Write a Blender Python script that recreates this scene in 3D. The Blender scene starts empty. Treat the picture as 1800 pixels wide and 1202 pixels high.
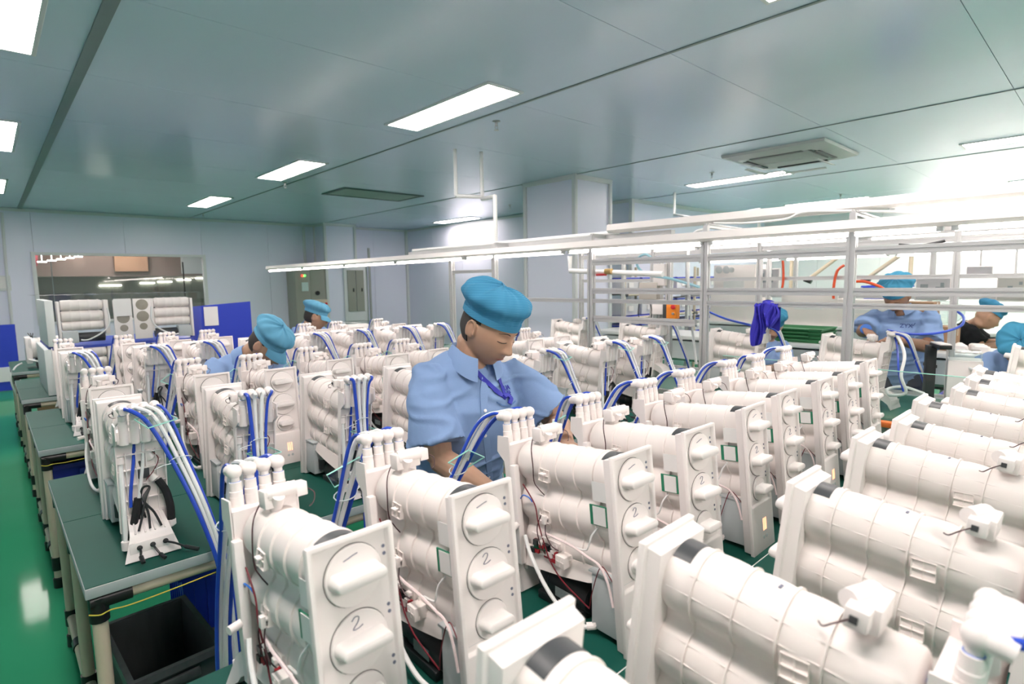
import bpy, bmesh, math, random
from mathutils import Vector, Matrix, noise
rnd = random.Random(7)
V = Vector
PI = math.pi
sc = bpy.context.scene
COL = sc.collection

# ------------------------------------------------------------------ camera, world, exposure
F_PX, YAW, PITCH, ROLL = 993.0, math.radians(42.846), math.radians(6.23), math.radians(-0.917)
CAM = V((0, 0, 1.571))
fw = V((math.cos(PITCH)*math.sin(YAW), math.cos(PITCH)*math.cos(YAW), -math.sin(PITCH)))
r0 = V((math.cos(YAW), -math.sin(YAW), 0)); u0 = r0.cross(fw)
rt = r0*math.cos(ROLL) + u0*math.sin(ROLL)
up = -r0*math.sin(ROLL) + u0*math.cos(ROLL)
cd = bpy.data.cameras.new('camera'); cam = bpy.data.objects.new('camera', cd); COL.objects.link(cam)
cd.sensor_fit = 'HORIZONTAL'; cd.sensor_width = 36; cd.lens = F_PX/1800*36
cd.clip_start = 0.02; cd.clip_end = 80
m = Matrix((rt, up, -fw)).transposed().to_4x4(); m.translation = CAM
cam.matrix_world = m
cd.dof.use_dof = True; cd.dof.focus_distance = 1.95; cd.dof.aperture_fstop = 4.0
sc.camera = cam
sc.view_settings.view_transform = 'Standard'; sc.view_settings.look = 'None'
sc.view_settings.exposure = 1.02; sc.view_settings.gamma = 1.0
sc.view_settings.use_curve_mapping = False
w = bpy.data.worlds.new('world'); sc.world = w; w.use_nodes = True
w.node_tree.nodes['Background'].inputs[0].default_value = (.9, .95, 1, 1)
w.node_tree.nodes['Background'].inputs[1].default_value = 0.4
PANEL_E = 17.0      # ceiling light panels
TUBE_E = 8.5       # lamp tubes over the line

def at(x, y, axis, val):
    d = fw + rt*((x-900)/F_PX) - up*((y-601)/F_PX)
    return CAM + d*((val-CAM[axis])/d[axis])

# ------------------------------------------------------------------ materials
MATS = {}
def mat(name, col, rough=.5, metal=0.0, spec=.5, noise_amt=.05, scale=12.0, bump=0.0, bump_scale=60.0,
        emit=None, estr=0.0, trans=0.0, ior=1.45, coat=0.0, alpha=1.0, stretch=None, sss=0.0):
    if name in MATS: return MATS[name]
    M = bpy.data.materials.new(name); M.use_nodes = True
    nt = M.node_tree; b = nt.nodes['Principled BSDF']
    b.inputs['Roughness'].default_value = rough; b.inputs['Metallic'].default_value = metal
    b.inputs['Specular IOR Level'].default_value = spec; b.inputs['IOR'].default_value = ior
    b.inputs['Transmission Weight'].default_value = trans
    b.inputs['Coat Weight'].default_value = coat; b.inputs['Alpha'].default_value = alpha
    if sss:
        b.inputs['Subsurface Weight'].default_value = sss
        b.inputs['Subsurface Radius'].default_value = (.01, .004, .002)
    c = (*col, 1)
    if noise_amt > 0:
        tc = nt.nodes.new('ShaderNodeTexCoord'); mp = nt.nodes.new('ShaderNodeMapping')
        if stretch: mp.inputs['Scale'].default_value = stretch
        nz = nt.nodes.new('ShaderNodeTexNoise'); nz.inputs['Scale'].default_value = scale; nz.inputs['Detail'].default_value = 3
        rp = nt.nodes.new('ShaderNodeMix'); rp.data_type = 'RGBA'
        k0, k1 = 1-noise_amt, 1+noise_amt
        rp.inputs[6].default_value = (col[0]*k0, col[1]*k0, col[2]*k0, 1)
        rp.inputs[7].default_value = (min(1, col[0]*k1), min(1, col[1]*k1), min(1, col[2]*k1), 1)
        nt.links.new(tc.outputs['Object'], mp.inputs[0]); nt.links.new(mp.outputs[0], nz.inputs[0])
        nt.links.new(nz.outputs[0], rp.inputs[0]); nt.links.new(rp.outputs[2], b.inputs['Base Color'])
    else:
        b.inputs['Base Color'].default_value = c
    if bump > 0:
        tc = nt.nodes.new('ShaderNodeTexCoord')
        nz = nt.nodes.new('ShaderNodeTexNoise'); nz.inputs['Scale'].default_value = bump_scale
        bp = nt.nodes.new('ShaderNodeBump'); bp.inputs['Strength'].default_value = bump; bp.inputs['Distance'].default_value = .01
        nt.links.new(tc.outputs['Object'], nz.inputs[0]); nt.links.new(nz.outputs[0], bp.inputs['Height']); nt.links.new(bp.outputs[0], b.inputs['Normal'])
    if emit:
        b.inputs['Emission Color'].default_value = (*emit, 1); b.inputs['Emission Strength'].default_value = estr
    MATS[name] = M
    return M

def hx(r, g, b):                      # sRGB 0-255 -> linear
    f = lambda c: (c/255/12.92) if c/255 <= .04045 else ((c/255+.055)/1.055)**2.4
    return (f(r), f(g), f(b))

WHITE = mat('white_plastic', (.86, .805, .785), .38, spec=.45, noise_amt=.015)
WHITE2 = mat('ivory_plastic', (.84, .78, .75), .42, spec=.45, noise_amt=.02)
WARM = mat('matte_white_plastic', (.82, .78, .76), .5, noise_amt=.02)
GREYBOX = mat('grey_plastic', (.50, .54, .55), .5, noise_amt=.02)
BLACK = mat('black_plastic', (.018, .02, .022), .35, noise_amt=.1)
RUBBER = mat('black_foam', (.015, .016, .018), .85, noise_amt=.2, bump=.3)
BLUE = mat('blue_hose', (.025, .075, .52), .3, noise_amt=.05)
BLUE2 = mat('blue_collar', (.04, .17, .62), .35, noise_amt=.03)
HOSE = mat('white_hose', (.80, .81, .80), .3, noise_amt=.02)
TIE = mat('nylon_tie', (.72, .78, .78), .4, noise_amt=.02)
PCB = mat('green_board', (.02, .22, .12), .4, noise_amt=.2, scale=80)
PAPER = mat('white_paper', (.80, .79, .78), .7, noise_amt=.02)
REDW = mat('red_wire', (.16, .015, .025), .4, noise_amt=.1)
DARKW = mat('dark_wire', (.06, .02, .025), .4, noise_amt=.1)
PINKW = mat('ribbon_cable', (.84, .70, .70), .4, noise_amt=.2, scale=300)
ORANGEL = mat('orange_indicator', (.9, .3, .15), .4, noise_amt=0, emit=(1, .35, .2), estr=1.2)
CHARC = mat('charcoal_plastic', (.05, .055, .06), .4, noise_amt=.05)
STEEL = mat('grey_metal', (.42, .43, .43), .35, metal=.9, noise_amt=.05)
ALU = mat('aluminium_profile', (.60, .60, .60), .38, metal=.6, noise_amt=.03)
MAT_G = mat('green_bench_mat', hx(22, 80, 70), .55, spec=.18, noise_amt=.08, scale=6)
EDGE_G = mat('grey_edge', (.36, .41, .41), .5, noise_amt=.04)
BEIGE = mat('beige_pipe', (.55, .48, .36), .35, noise_amt=.04)
JOINT = mat('black_joint', (.012, .012, .013), .3, noise_amt=.1)
PENM = mat('pen_ink', (.16, .17, .24), .6, noise_amt=0)
SLIT = mat('dark_gap', (.10, .10, .10), .8, noise_amt=0)
def clear_mat(name, col, ior=1.45, rough=.05):
    M = bpy.data.materials.new(name); M.use_nodes = True; nt = M.node_tree
    b = nt.nodes['Principled BSDF']; nt.nodes.remove(b)
    out = nt.nodes['Material Output']
    tr = nt.nodes.new('ShaderNodeBsdfTransparent'); tr.inputs[0].default_value = (*col, 1)
    gl = nt.nodes.new('ShaderNodeBsdfGlossy'); gl.inputs['Roughness'].default_value = rough
    lw = nt.nodes.new('ShaderNodeLayerWeight'); lw.inputs[0].default_value = .5
    pw = nt.nodes.new('ShaderNodeMath'); pw.operation = 'POWER'; pw.inputs[1].default_value = 3.0
    fr = nt.nodes.new('ShaderNodeMath'); fr.operation = 'MULTIPLY_ADD'; fr.inputs[1].default_value = .45; fr.inputs[2].default_value = .04 + (ior-1.45)*.6
    nt.links.new(lw.outputs['Facing'], pw.inputs[0]); nt.links.new(pw.outputs[0], fr.inputs[0])
    nz = nt.nodes.new('ShaderNodeTexNoise'); nz.inputs['Scale'].default_value = 9
    bp = nt.nodes.new('ShaderNodeBump'); bp.inputs['Strength'].default_value = .05 if rough < .1 else .8
    tc = nt.nodes.new('ShaderNodeTexCoord')
    nt.links.new(tc.outputs['Object'], nz.inputs[0]); nt.links.new(nz.outputs[0], bp.inputs['Height'])
    nt.links.new(bp.outputs[0], gl.inputs['Normal'])
    mx = nt.nodes.new('ShaderNodeMixShader')
    nt.links.new(fr.outputs[0], mx.inputs[0]); nt.links.new(tr.outputs[0], mx.inputs[1]); nt.links.new(gl.outputs[0], mx.inputs[2])
    nt.links.new(mx.outputs[0], out.inputs[0]); MATS[name] = M
    return M
CLEAR = clear_mat('clear_acrylic', (.93, .97, .96))
FILM = clear_mat('plastic_film', (.93, .95, .95), 1.5, .15)
GLASS = clear_mat('window_glass', (.80, .84, .82), 1.5, .02)
GREENEDGE = mat('green_acrylic_edge', (.42, .86, .74), .3, noise_amt=.1, scale=40)

# ------------------------------------------------------------------ mesh helper
class MB:
    def __init__(s): s.bm = bmesh.new()
    def _xf(s, vs, M):
        if M is not None: bmesh.ops.transform(s.bm, matrix=M, verts=vs)
    def box(s, c, d, M=None, bev=0.0, taper=None):
        x, y, z = c; a, b, h = d[0]/2, d[1]/2, d[2]/2
        t = taper or (1, 1)
        vs = [s.bm.verts.new((x+sx*a*(t[0] if sz > 0 else 1), y+sy*b*(t[1] if sz > 0 else 1), z+sz*h)) for sz in (-1, 1) for sx, sy in ((-1, -1), (1, -1), (1, 1), (-1, 1))]
        fs = [s.bm.faces.new([vs[i] for i in q]) for q in ((3, 2, 1, 0), (4, 5, 6, 7), (0, 1, 5, 4), (1, 2, 6, 5), (2, 3, 7, 6), (3, 0, 4, 7))]
        if bev > 0:
            es = list({e for f in fs for e in f.edges})
            r = bmesh.ops.bevel(s.bm, geom=es, offset=bev, segments=2, profile=.5, affect='EDGES')
            vs = list({v for v in vs if v.is_valid} | set(r['verts']))
        s._xf(vs, M); return s
    def cyl(s, p0, p1, r0, r1=None, seg=14, cap=True):
        return s.tube([p0, p1], [r0, r0 if r1 is None else r1], seg, cap)
    def tube(s, pts, r, seg=8, cap=True, flat=1.0, upv=None):
        pts = [V(p) for p in pts]; n = len(pts)
        rs = r if isinstance(r, (list, tuple)) else [r]*n
        T = []
        for i in range(n):
            t = pts[min(i+1, n-1)] - pts[max(i-1, 0)]
            T.append(t.normalized() if t.length > 1e-9 else V((0, 0, 1)))
        if upv is not None: nrm = V(upv)
        else: nrm = V((0, 0, 1)) if abs(T[0].z) < .9 else V((1, 0, 0))
        rings = []
        for i in range(n):
            nrm = (nrm - T[i]*nrm.dot(T[i]))
            if nrm.length < 1e-6: nrm = T[i].orthogonal()
            nrm.normalize(); bn = T[i].cross(nrm)
            rings.append([s.bm.verts.new(pts[i] + (bn*math.cos(2*PI*k/seg)+nrm*math.sin(2*PI*k/seg)*flat)*rs[i]) for k in range(seg)])
        for i in range(n-1):
            for k in range(seg):
                s.bm.faces.new((rings[i][k], rings[i][(k+1) % seg], rings[i+1][(k+1) % seg], rings[i+1][k]))
        if cap:
            s.bm.faces.new(rings[0][::-1]); s.bm.faces.new(rings[-1])
        return s
    def rings(s, rr, cap=True, closed=False):
        R = [[s.bm.verts.new(p) for p in ring] for ring in rr]; n = len(R[0])
        pairs = list(zip(R, R[1:])) + ([(R[-1], R[0])] if closed else [])
        for a, b in pairs:
            for k in range(n): s.bm.faces.new((a[k], a[(k+1) % n], b[(k+1) % n], b[k]))
        if cap and not closed: s.bm.faces.new(R[0][::-1]); s.bm.faces.new(R[-1])
        return s
    def lathe(s, prof, p0=(0, 0, 0), ax=(0, 0, 1), seg=24, sx=1.0):
        A = V(ax).normalized(); N = A.orthogonal().normalized(); B = A.cross(N); p0 = V(p0)
        return s.rings([[p0 + A*h + (N*math.cos(2*PI*k/seg)*sx + B*math.sin(2*PI*k/seg))*max(r, 1e-5) for k in range(seg)] for r, h in prof])
    def sphere(s, c, r, seg=12, sc_=(1, 1, 1), M=None):
        g = bmesh.ops.create_uvsphere(s.bm, u_segments=seg, v_segments=max(6, seg*2//3), radius=1)
        MM = Matrix.Translation(V(c)) @ (M if M is not None else Matrix()) @ Matrix.Diagonal((r*sc_[0], r*sc_[1], r*sc_[2], 1))
        bmesh.ops.transform(s.bm, matrix=MM, verts=g['verts']); return s
    def poly(s, pts, thick):
        # flat polygon extruded along vector
        a = [s.bm.verts.new(p) for p in pts]; t = V(thick)
        b = [s.bm.verts.new(V(p)+t) for p in pts]; n = len(a)
        s.bm.faces.new(a[::-1]); s.bm.faces.new(b)
        for k in range(n): s.bm.faces.new((a[k], a[(k+1) % n], b[(k+1) % n], b[k]))
        return s
    def mesh(s, name, m=None, ang=.6, smooth=True):
        bmesh.ops.recalc_face_normals(s.bm, faces=s.bm.faces[:])
        if smooth:
            for f in s.bm.faces: f.smooth = True
            for e in s.bm.edges:
                e.smooth = not (len(e.link_faces) != 2 or e.calc_face_angle(0) > ang)
        me = bpy.data.meshes.new(name); s.bm.to_mesh(me); s.bm.free()
        if m: me.materials.append(m)
        return me
    def build(s, name, m=None, parent=None, rot=None, loc=None, ang=.6, kind=None, smooth=True):
        o = bpy.data.objects.new(name, s.mesh(name, m, ang, smooth)); COL.objects.link(o)
        if parent is not None: o.parent = parent
        if rot: o.rotation_euler = rot
        if loc is not None: o.location = loc
        if kind: o['kind'] = kind
        return o
def spl(pts, n=6):
    P = [V(p) for p in pts]; out = []
    for i in range(len(P)-1):
        p0, p1, p2, p3 = P[max(i-1, 0)], P[i], P[i+1], P[min(i+2, len(P)-1)]
        for k in range(n):
            t = k/n
            out.append(.5*((2*p1)+(p2-p0)*t+(2*p0-5*p1+4*p2-p3)*t*t+(3*p1-p0-3*p2+p3)*t**3))
    out.append(P[-1]); return out
def tag(o, label=None, cat=None, group=None, kind=None):
    if label: o['label'] = label
    if cat: o['category'] = cat
    if group: o['group'] = group
    if kind: o['kind'] = kind
    return o
def empty(name, loc=(0, 0, 0), rz=0, label=None, cat=None, group=None, kind=None):
    o = bpy.data.objects.new(name, None); COL.objects.link(o)
    o.empty_display_size = .05; o.location = loc; o.rotation_euler = (0, 0, rz)
    return tag(o, label, cat, group, kind)
def copy_tree(o, parent=None):
    c = o.copy(); COL.objects.link(c)
    c.parent = parent
    for ch in o.children: copy_tree(ch, c)
    return c
def share(o, parent, loc=None, rot=None):
    c = o.copy(); COL.objects.link(c); c.parent = parent
    if loc is not None: c.location = loc
    if rot is not None: c.rotation_euler = rot
    return c
ORD = ['first', 'second', 'third', 'fourth', 'fifth', 'sixth', 'seventh', 'eighth', 'ninth', 'tenth']
# ------------------------------------------------------------------ room
CEIL = 2.951; YB = 13.15; XR = 8.40; YS = 5.93; XE = 13.8; XL = -3.0; YF = -5.0
M_CEIL = mat('ceiling_steel', (.63, .735, .87), .20, spec=.5, noise_amt=.05, scale=.7)
M_WALL = mat('wall_steel', (.77, .785, .92), .33, spec=.4, noise_amt=.03, scale=.8)
M_WALLW = mat('wall_white', (.80, .80, .80), .4, spec=.4, noise_amt=.03, scale=.8)
M_TRIM = mat('white_trim', (.68, .70, .71), .4, noise_amt=.03)
M_SEAM = mat('grey_seam', (.22, .27, .27), .5, noise_amt=.05)
M_FLOOR = mat('green_floor', hx(48, 134, 98), .07, spec=.015, noise_amt=.10, scale=1.5, bump=.03, bump_scale=5)
M_LAMP = mat('lamp_panel', (.9, .85, .8), .5, noise_amt=0, emit=(1, .885, .84), estr=PANEL_E)
M_WASH = mat('lamp_panel_bright', (.9, .85, .8), .5, noise_amt=0, emit=(1, .885, .84), estr=PANEL_E*2.2)  # boosted, for the panels added along the end wall
M_LAMP3 = mat('lamp_panel_medium', (.9, .85, .8), .5, noise_amt=0, emit=(1, .885, .84), estr=PANEL_E*1.8)
M_TUBE = mat('lamp_tube', (.9, .85, .8), .5, noise_amt=0, emit=(1, .895, .85), estr=TUBE_E)

def struct(name, mb, m, parent=None):
    o = mb.build(name, m, parent)
    if parent is None: o['kind'] = 'structure'
    return o
struct('floor', MB().box(((XL+XE)/2, (YB+YF)/2, -.05), (XE-XL+.4, YB-YF+4.0, .1)), M_FLOOR)
# ceiling: separate steel panels hung under a backing
ceil = struct('ceiling', MB().box(((XL+XE)/2, (YB+YF)/2, CEIL+.08), (XE-XL+.4, YB-YF+.4, .06)), M_SEAM)
xb = [XL, .57, 3.215, 5.85, 8.58, 11.2, XE]; yb = [YB+.05]
y = 12.80
yb = [.66+1.345*k for k in range(-4, 10)] + [YB+.05]; yb = [YF] + yb
for i in range(len(xb)-1):
    for j in range(len(yb)-1):
        g = .004 if i != 0 else .004
        x0, x1, y0, y1 = xb[i]+.006, xb[i+1]-.006, yb[j]+.002, yb[j+1]-.002
        MB().box(((x0+x1)/2, (y0+y1)/2, CEIL+.024), (x1-x0, y1-y0, .048)).build('panel', M_CEIL, ceil)
def seam(name, x, wdt, m, th=.006):
    struct(name, MB().box((x, (YB+YF)/2, CEIL-th/2), (wdt, YB-YF, th)), m)
seam('trim_1', .57, .062, M_SEAM, .012); seam('trim_2', 3.215, .022, M_SEAM); 
seam('trim_3', 5.85, .012, M_SEAM); seam('trim_4', 8.58, .012, M_SEAM)

# back wall with the observation window
WX0, WX1, WZ0, WZ1 = .70, 3.40, .95, 2.155
wb = empty('wall_back', (0, YB, 0), kind='structure')
def wall_panel(x0, x1, z0, z1, parent, m=M_WALL):
    MB().box(((x0+x1)/2, .05, (z0+z1)/2), (x1-x0-.005, .1, z1-z0), bev=0).build('panel', m, parent)
xs = [XL, -1.65, -.3, .70]
for a, b in zip(xs, xs[1:]): wall_panel(a, b, 0, CEIL, wb)
for a, b in ((.70, 2.06), (2.06, 3.40)): wall_panel(a, b, WZ1, CEIL, wb); wall_panel(a, b, 0, WZ0, wb)
for a, b in ((3.40, 4.76), (4.76, 6.1), (6.1, 7.4), (7.4, XR)): wall_panel(a, b, 0, CEIL, wb)
wn = empty('window_1', (0, YB, 0), kind='structure')
for c, d in (((WX0-.02, -.02, (WZ0+WZ1)/2), (.06, .06, WZ1-WZ0+.1)), ((WX1+.02, -.02, (WZ0+WZ1)/2), (.06, .06, WZ1-WZ0+.1)),
             (((WX0+WX1)/2, -.02, WZ1+.02), (WX1-WX0, .06, .05)), (((WX0+WX1)/2, -.02, WZ0-.02), (WX1-WX0, .06, .05))):
    MB().box(c, d, bev=.006).build('window_frame', M_TRIM, wn)
for a, b in ((WX0, .92), (.92, 3.03), (3.03, WX1)):
    MB().box(((a+b)/2, .03, (WZ0+WZ1)/2), (b-a-.004, .008, WZ1-WZ0)).build('pane', GLASS, wn)
MB().box((3.03, .03, 1.4), (.02, .03, 1.3)).build('mullion', JOINT, wn)
MB().box((.92, .03, 1.4), (.012, .03, 1.3)).build('mullion', M_SEAM, wn)
# trims running over the back wall
struct('trim_5', MB().box((2.7, YB-.012, CEIL-.03), (XR-XL, .05, .05)), M_TRIM)
struct('trim_6', MB().box((4.6, YB-.012, 2.105), (2.35, .02, .02)), M_WALL)
# corridor seen through the window
M_COR = mat('corridor_wall', hx(120, 122, 112), .6, noise_amt=.08, scale=2)
M_CORB = mat('corridor_bulkhead', hx(150, 128, 122), .6, noise_amt=.08, scale=1)
M_WOOD = mat('corridor_panel', hx(196, 152, 126), .5, noise_amt=.08, scale=2)
struct('wall_corridor', MB().box((2.2, YB+2.9, 1.5), (8, .1, 3.0)), M_COR)
struct('trim_7', MB().box((2.2, YB+2.2, 2.25), (8, .8, .9)), M_CORB)
struct('ceiling_corridor', MB().box((2.2, YB+1.6, 3.0), (8, 3, .06)), M_CORB)
tag(MB().box((2.42, YB+1.74, 2.3), (.62, .05, .8)).build('wood_panel', M_WOOD), 'warm wooden panel on the bulkhead behind the observation window', 'panel')
tag(MB().box((3.55, YB+1.5, 2.2), (.42, .05, .72)).build('wall_cabinet', M_TRIM), 'pale grey cabinet hanging behind the right part of the observation window', 'cabinet')
M_RED = mat('red_lantern', hx(170, 60, 80), .5, noise_amt=.15, scale=20)
tag(MB().lathe([(.02, -.36), (.12, -.33), (.25, -.12), (.27, .05), (.2, .24), (.05, .33)], (.55, YB+1.2, 2.13), seg=20).build('red_bag', M_RED),
    'dark red rounded bag hanging at the left end of the observation window', 'bag')
for k in range(6):
    tag(MB().box((.85+.16*k, YB+.85+.2*k, 2.06+.035*k), (.14, .05, .02)).box((.85+.16*k, YB+.85+.2*k, 2.52+.0175*k), (.01, .01, .92-.035*k)).build('corridor_lamp', M_TUBE), f'small white hanging corridor lamp, {ORD[k]} from the left in the slanting row behind the window', 'lamp', 'slanting row of corridor lamps')  # lamp reflections in the glass, modelled as glowing bars on rods
for k, (x, z, l) in enumerate(((2.05, 1.60, .42), (2.75, 1.645, .3), (3.1, 1.67, .3), (3.5, 1.71, .3), (3.9, 1.75, .3))):
    tag(MB().box((x*1.05, YB+2.83, z), (l, .05, .025)).build('strip_lamp', M_TUBE), f'thin white strip lamp on the far corridor wall, {ORD[k]} from the left', 'lamp', 'strip lamps on the far corridor wall')

# columns
def column(name, x0, x1, y0, y1):
    o = struct(name, MB().box(((x0+x1)/2, (y0+y1)/2, CEIL/2), (x1-x0, y1-y0, CEIL)), M_WALL)
    for x, yy in ((x0, y0), (x1, y0), (x0, y1)):
        MB().box((x, yy, CEIL/2), (.06, .06, CEIL), bev=.01).build('corner_trim', M_TRIM, o)
    for c, d in ((((x0+x1)/2, y0-.012, CEIL-.03), (x1-x0+.07, .03, .06)), ((x0-.012, (y0+y1)/2, CEIL-.03), (.03, y1-y0+.07, .06))):
        MB().box(c, d).build('top_trim', M_TRIM, o)
    return o
column('column_1', 5.85, 6.6, 12.6, YB); column('column_2', 5.83, 6.58, 5.02, 5.95)
# right walls: side wall, return wall and end wall, all of single panels
def wall_y(name, x, y0, y1, m, n, sgn=1):
    wr = empty(name, (x, 0, 0), kind='structure')
    for k in range(n):
        a, b = y0+(y1-y0)*k/n, y0+(y1-y0)*(k+1)/n
        MB().box((.05*sgn, (a+b)/2, CEIL/2), (.1, b-a-.005, CEIL)).build('panel', m, wr)
def wall_x(name, y, x0, x1, m, n, sgn=1):
    wr = empty(name, (0, y, 0), kind='structure')
    for k in range(n):
        a, b = x0+(x1-x0)*k/n, x0+(x1-x0)*(k+1)/n
        MB().box(((a+b)/2, .05*sgn, CEIL/2), (b-a-.005, .1, CEIL)).build('panel', m, wr)
wall_y('wall_right', XR, YS, YB, M_WALL, 6)
wall_x('wall_side', YS, XR, XE, M_WALL, 4)
wall_y('wall_end', XE, YF, YS, M_WALLW, 9)
wall_y('wall_left', XL, YF, YB, M_WALL, 14, -1)
wall_x('wall_front', YF, XL, XE, M_WALLW, 14, -1)
struct('trim_8', MB().box((XR-.012, (YS+YB)/2, CEIL-.03), (.03, YB-YS, .05)), M_TRIM)
struct('trim_9', MB().box(((XR+XE)/2, YS-.012, CEIL-.03), (XE-XR, .03, .06)), M_TRIM)
struct('trim_10', MB().box((XR, YS, CEIL/2), (.07, .07, CEIL)), M_TRIM)
struct('trim_11', MB().box((XR-.03, YB-.03, CEIL/2), (.06, .06, CEIL)), M_TRIM)
struct('trim_12', MB().box((5.58, YB-.03, CEIL/2), (.05, .05, CEIL)), M_TRIM)

# ceiling lights
lf = lfp = None
def ceiling_light(x, y, label, ln=1.35, lamp=None):
    root = empty('ceiling_light', (x, y, CEIL), 0, label, 'ceiling light', 'flush ceiling light panels')
    fr = MB()
    a, b, c, d = .175, ln/2+.025, .15, ln/2
    fr.rings([[V((sx*q, sy*p, z)) for sx, sy in ((-1, -1), (1, -1), (1, 1), (-1, 1))] for q, p, z in ((c, d, -.001), (c, d, -.014), (a-.004, b-.004, -.014), (a, b, -.010), (a, b, -.001))], closed=True)
    fr.build('light_frame', M_TRIM, root)
    MB().box((0, 0, -.006), (2*c-.004, 2*d-.004, .008)).build('diffuser', lamp or M_LAMP, root)
    return root
LY = [(.63, 'above the front bench'), (3.80, 'between bench two and three'), (7.04, 'further back'), (10.45, 'closest to the window wall')]
for yy, s in LY:
    ceiling_light(.17, yy, f'flush light panel beside the dark ceiling strip, {s}')
    ceiling_light(2.86, yy, f'flush light panel beside the central ceiling seam, {s}')
for yy, s in ((-2.5, 'x'), ):
    for x, s2 in ((.17, 'left'), (2.86, 'middle'), (5.5, 'right')): ceiling_light(x, yy, f'{s2} flush light panel at the end of the hall nearest the camera', 1.35, M_LAMP3)
ceiling_light(7.98, 10.4, 'flush light panel close to the right side wall, washing it white')
ceiling_light(7.98, 3.85, 'flush light panel just beyond the ceiling air conditioner', 1.4)
ceiling_light(7.98, .60, 'flush light panel over the right end of the production line')
ceiling_light(11.75, 3.9, 'flush light panel in the farthest row, short of the bright end wall', 1.4)
for yy, s in ((-.9, 'nearer part'), (.55, 'middle part'), (2.0, 'farther part')):
    ceiling_light(13.40, yy, f'flush light panel washing the {s} of the white end wall', 1.40, M_WASH)  # panels added to wash out the end wall
cl_ = ceiling_light(2.2, YB+1.2, 'flush light panel in the corridor behind the observation window', 2.4); cl_.location.z = 2.968  # extra panel added to brighten the dark corridor
ceiling_light(11.75, .6, 'flush light panel over the equipment by the end wall')

# air conditioner cassette
ac = empty('ceiling_air_conditioner', (6.87, 2.69, CEIL), 0, 'square white four-way air conditioner set into the ceiling beyond the hanging rails', 'air conditioner')
M_AC = mat('ac_plastic', (.55, .57, .56), .4, noise_amt=.03)
b_ = MB(); hw = .55
b_.rings([[V((sx*q, sy*q, z)) for sx, sy in ((-1, -1), (1, -1), (1, 1), (-1, 1))] for q, z in ((hw, -.002), (hw-.01, -.03), (hw-.12, -.06), (hw-.16, -.065), (.32, -.04), (.32, -.002))], cap=False)
b_.build('casing', M_AC, ac)
MB().box((0, 0, -.05), (.62, .62, .03), bev=.01).build('grille', mat('ac_grille', (.42, .45, .44), .6, noise_amt=.1, scale=3, stretch=(1, 60, 1)), ac)
for k in range(4):
    a = k*PI/2
    MB().box((0, -.385, -.058), (.56, .05, .02), M=Matrix.Rotation(a, 4, 'Z')).build('air_slot', BLACK, ac)
    MB().box((0, -.395, -.066), (.54, .045, .006), M=Matrix.Rotation(a, 4, 'Z') @ Matrix.Rotation(.2, 4, 'X')).build('louvre', M_AC, ac)
# access hatch
ht = empty('ceiling_hatch', (4.64, 8.16, CEIL), 0, 'dark framed rectangular hatch in the ceiling left of the hanging pipes', 'hatch')
b_ = MB(); b_.rings([[V((sx*q, sy*p, z)) for sx, sy in ((-1, -1), (1, -1), (1, 1), (-1, 1))] for q, p, z in ((.64, .33, -.001), (.64, .33, -.012), (.69, .38, -.012), (.69, .38, -.001))], closed=True)
b_.build('hatch_frame', mat('dark_frame', (.10, .12, .12), .5, noise_amt=.05), ht)
MB().box((0, 0, -.004), (1.28, .66, .006)).build('hatch_panel', mat('hatch_grey', (.40, .43, .42), .5, noise_amt=.05), ht)
# sprinklers
for k, (x, yy, s) in enumerate(((3.39, 3.81, 'right of the large central light panel'), (3.13, 7.88, 'by the second central light panel'), (7.2, 3.81, 'just before the light beyond the air conditioner'), (7.21, 7.77, 'in front of the big column'), (3.25, 12.3, 'close to the window wall'), (10.9, 3.4, 'over the far light panel'))):
    sp = empty('sprinkler', (x, yy, CEIL), 0, f'small metal fire sprinkler on the ceiling {s}', 'sprinkler', 'ceiling fire sprinklers')
    MB().lathe([(.035, 0), (.035, -.004), (.012, -.012), (.012, -.04), (.006, -.042)], seg=12).build('escutcheon', STEEL, sp)
    MB().tube([(-.014, 0, -.04), (-.016, 0, -.06), (0, 0, -.075), (.016, 0, -.06), (.014, 0, -.04)], .003, 6).build('frame_arm', STEEL, sp)
    MB().lathe([(.003, -.072), (.022, -.076), (.022, -.079), (.003, -.08)], seg=12).build('deflector', STEEL, sp)
# wall things
tag(MB().tube([(.33, YB-.06, 2.86), (.31, YB-.05, 2.0), (.30, YB-.05, 0.02)], .022, 8).build('wall_conduit', M_TRIM), 'thin white conduit pipe running down the window wall', 'pipe')
n_ = empty('wall_notice', (.12, YB, 1.66), 0, 'small framed paper notice on the wall left of the window', 'notice')
MB().box((0, -.02, 0), (.46, .02, .26), bev=.004).build('frame', M_TRIM, n_); MB().box((0, -.032, .01), (.42, .006, .2)).build('sheet', PAPER, n_)
# control cabinets near the column
cb = empty('control_cabinet', (5.42, 12.75, 0), 0, 'tall grey control cabinet with indicator lamps beside the far column', 'cabinet')
M_CAB = mat('cabinet_grey', hx(150, 152, 142), .5, noise_amt=.03)
MB().box((-.14, .1, .98), (.34, .5, 1.96), bev=.01).build('cabinet_body', M_CAB, cb)
MB().box((.24, .1, .98), (.42, .5, 1.96), bev=.01).build('cabinet_door', M_CAB, cb)
MB().box((-.10, -.16, 1.50), (.15, .02, .20)).build('screen', mat('pale_screen', (.55, .68, .66), .2, noise_amt=.05), cb)
for dx, c in ((-.15, (1, .05, .03)), (-.10, (.1, .9, .1))):
    MB().cyl((dx, -.14, 1.75), (dx, -.18, 1.75), .022).build('indicator_lamp', mat('lamp_%.2f' % dx, c, .4, noise_amt=0, emit=c, estr=2), cb)
MB().cyl((.18, -.14, 1.35), (.18, -.19, 1.35), .05).build('rotary_switch', BLACK, cb)
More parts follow.
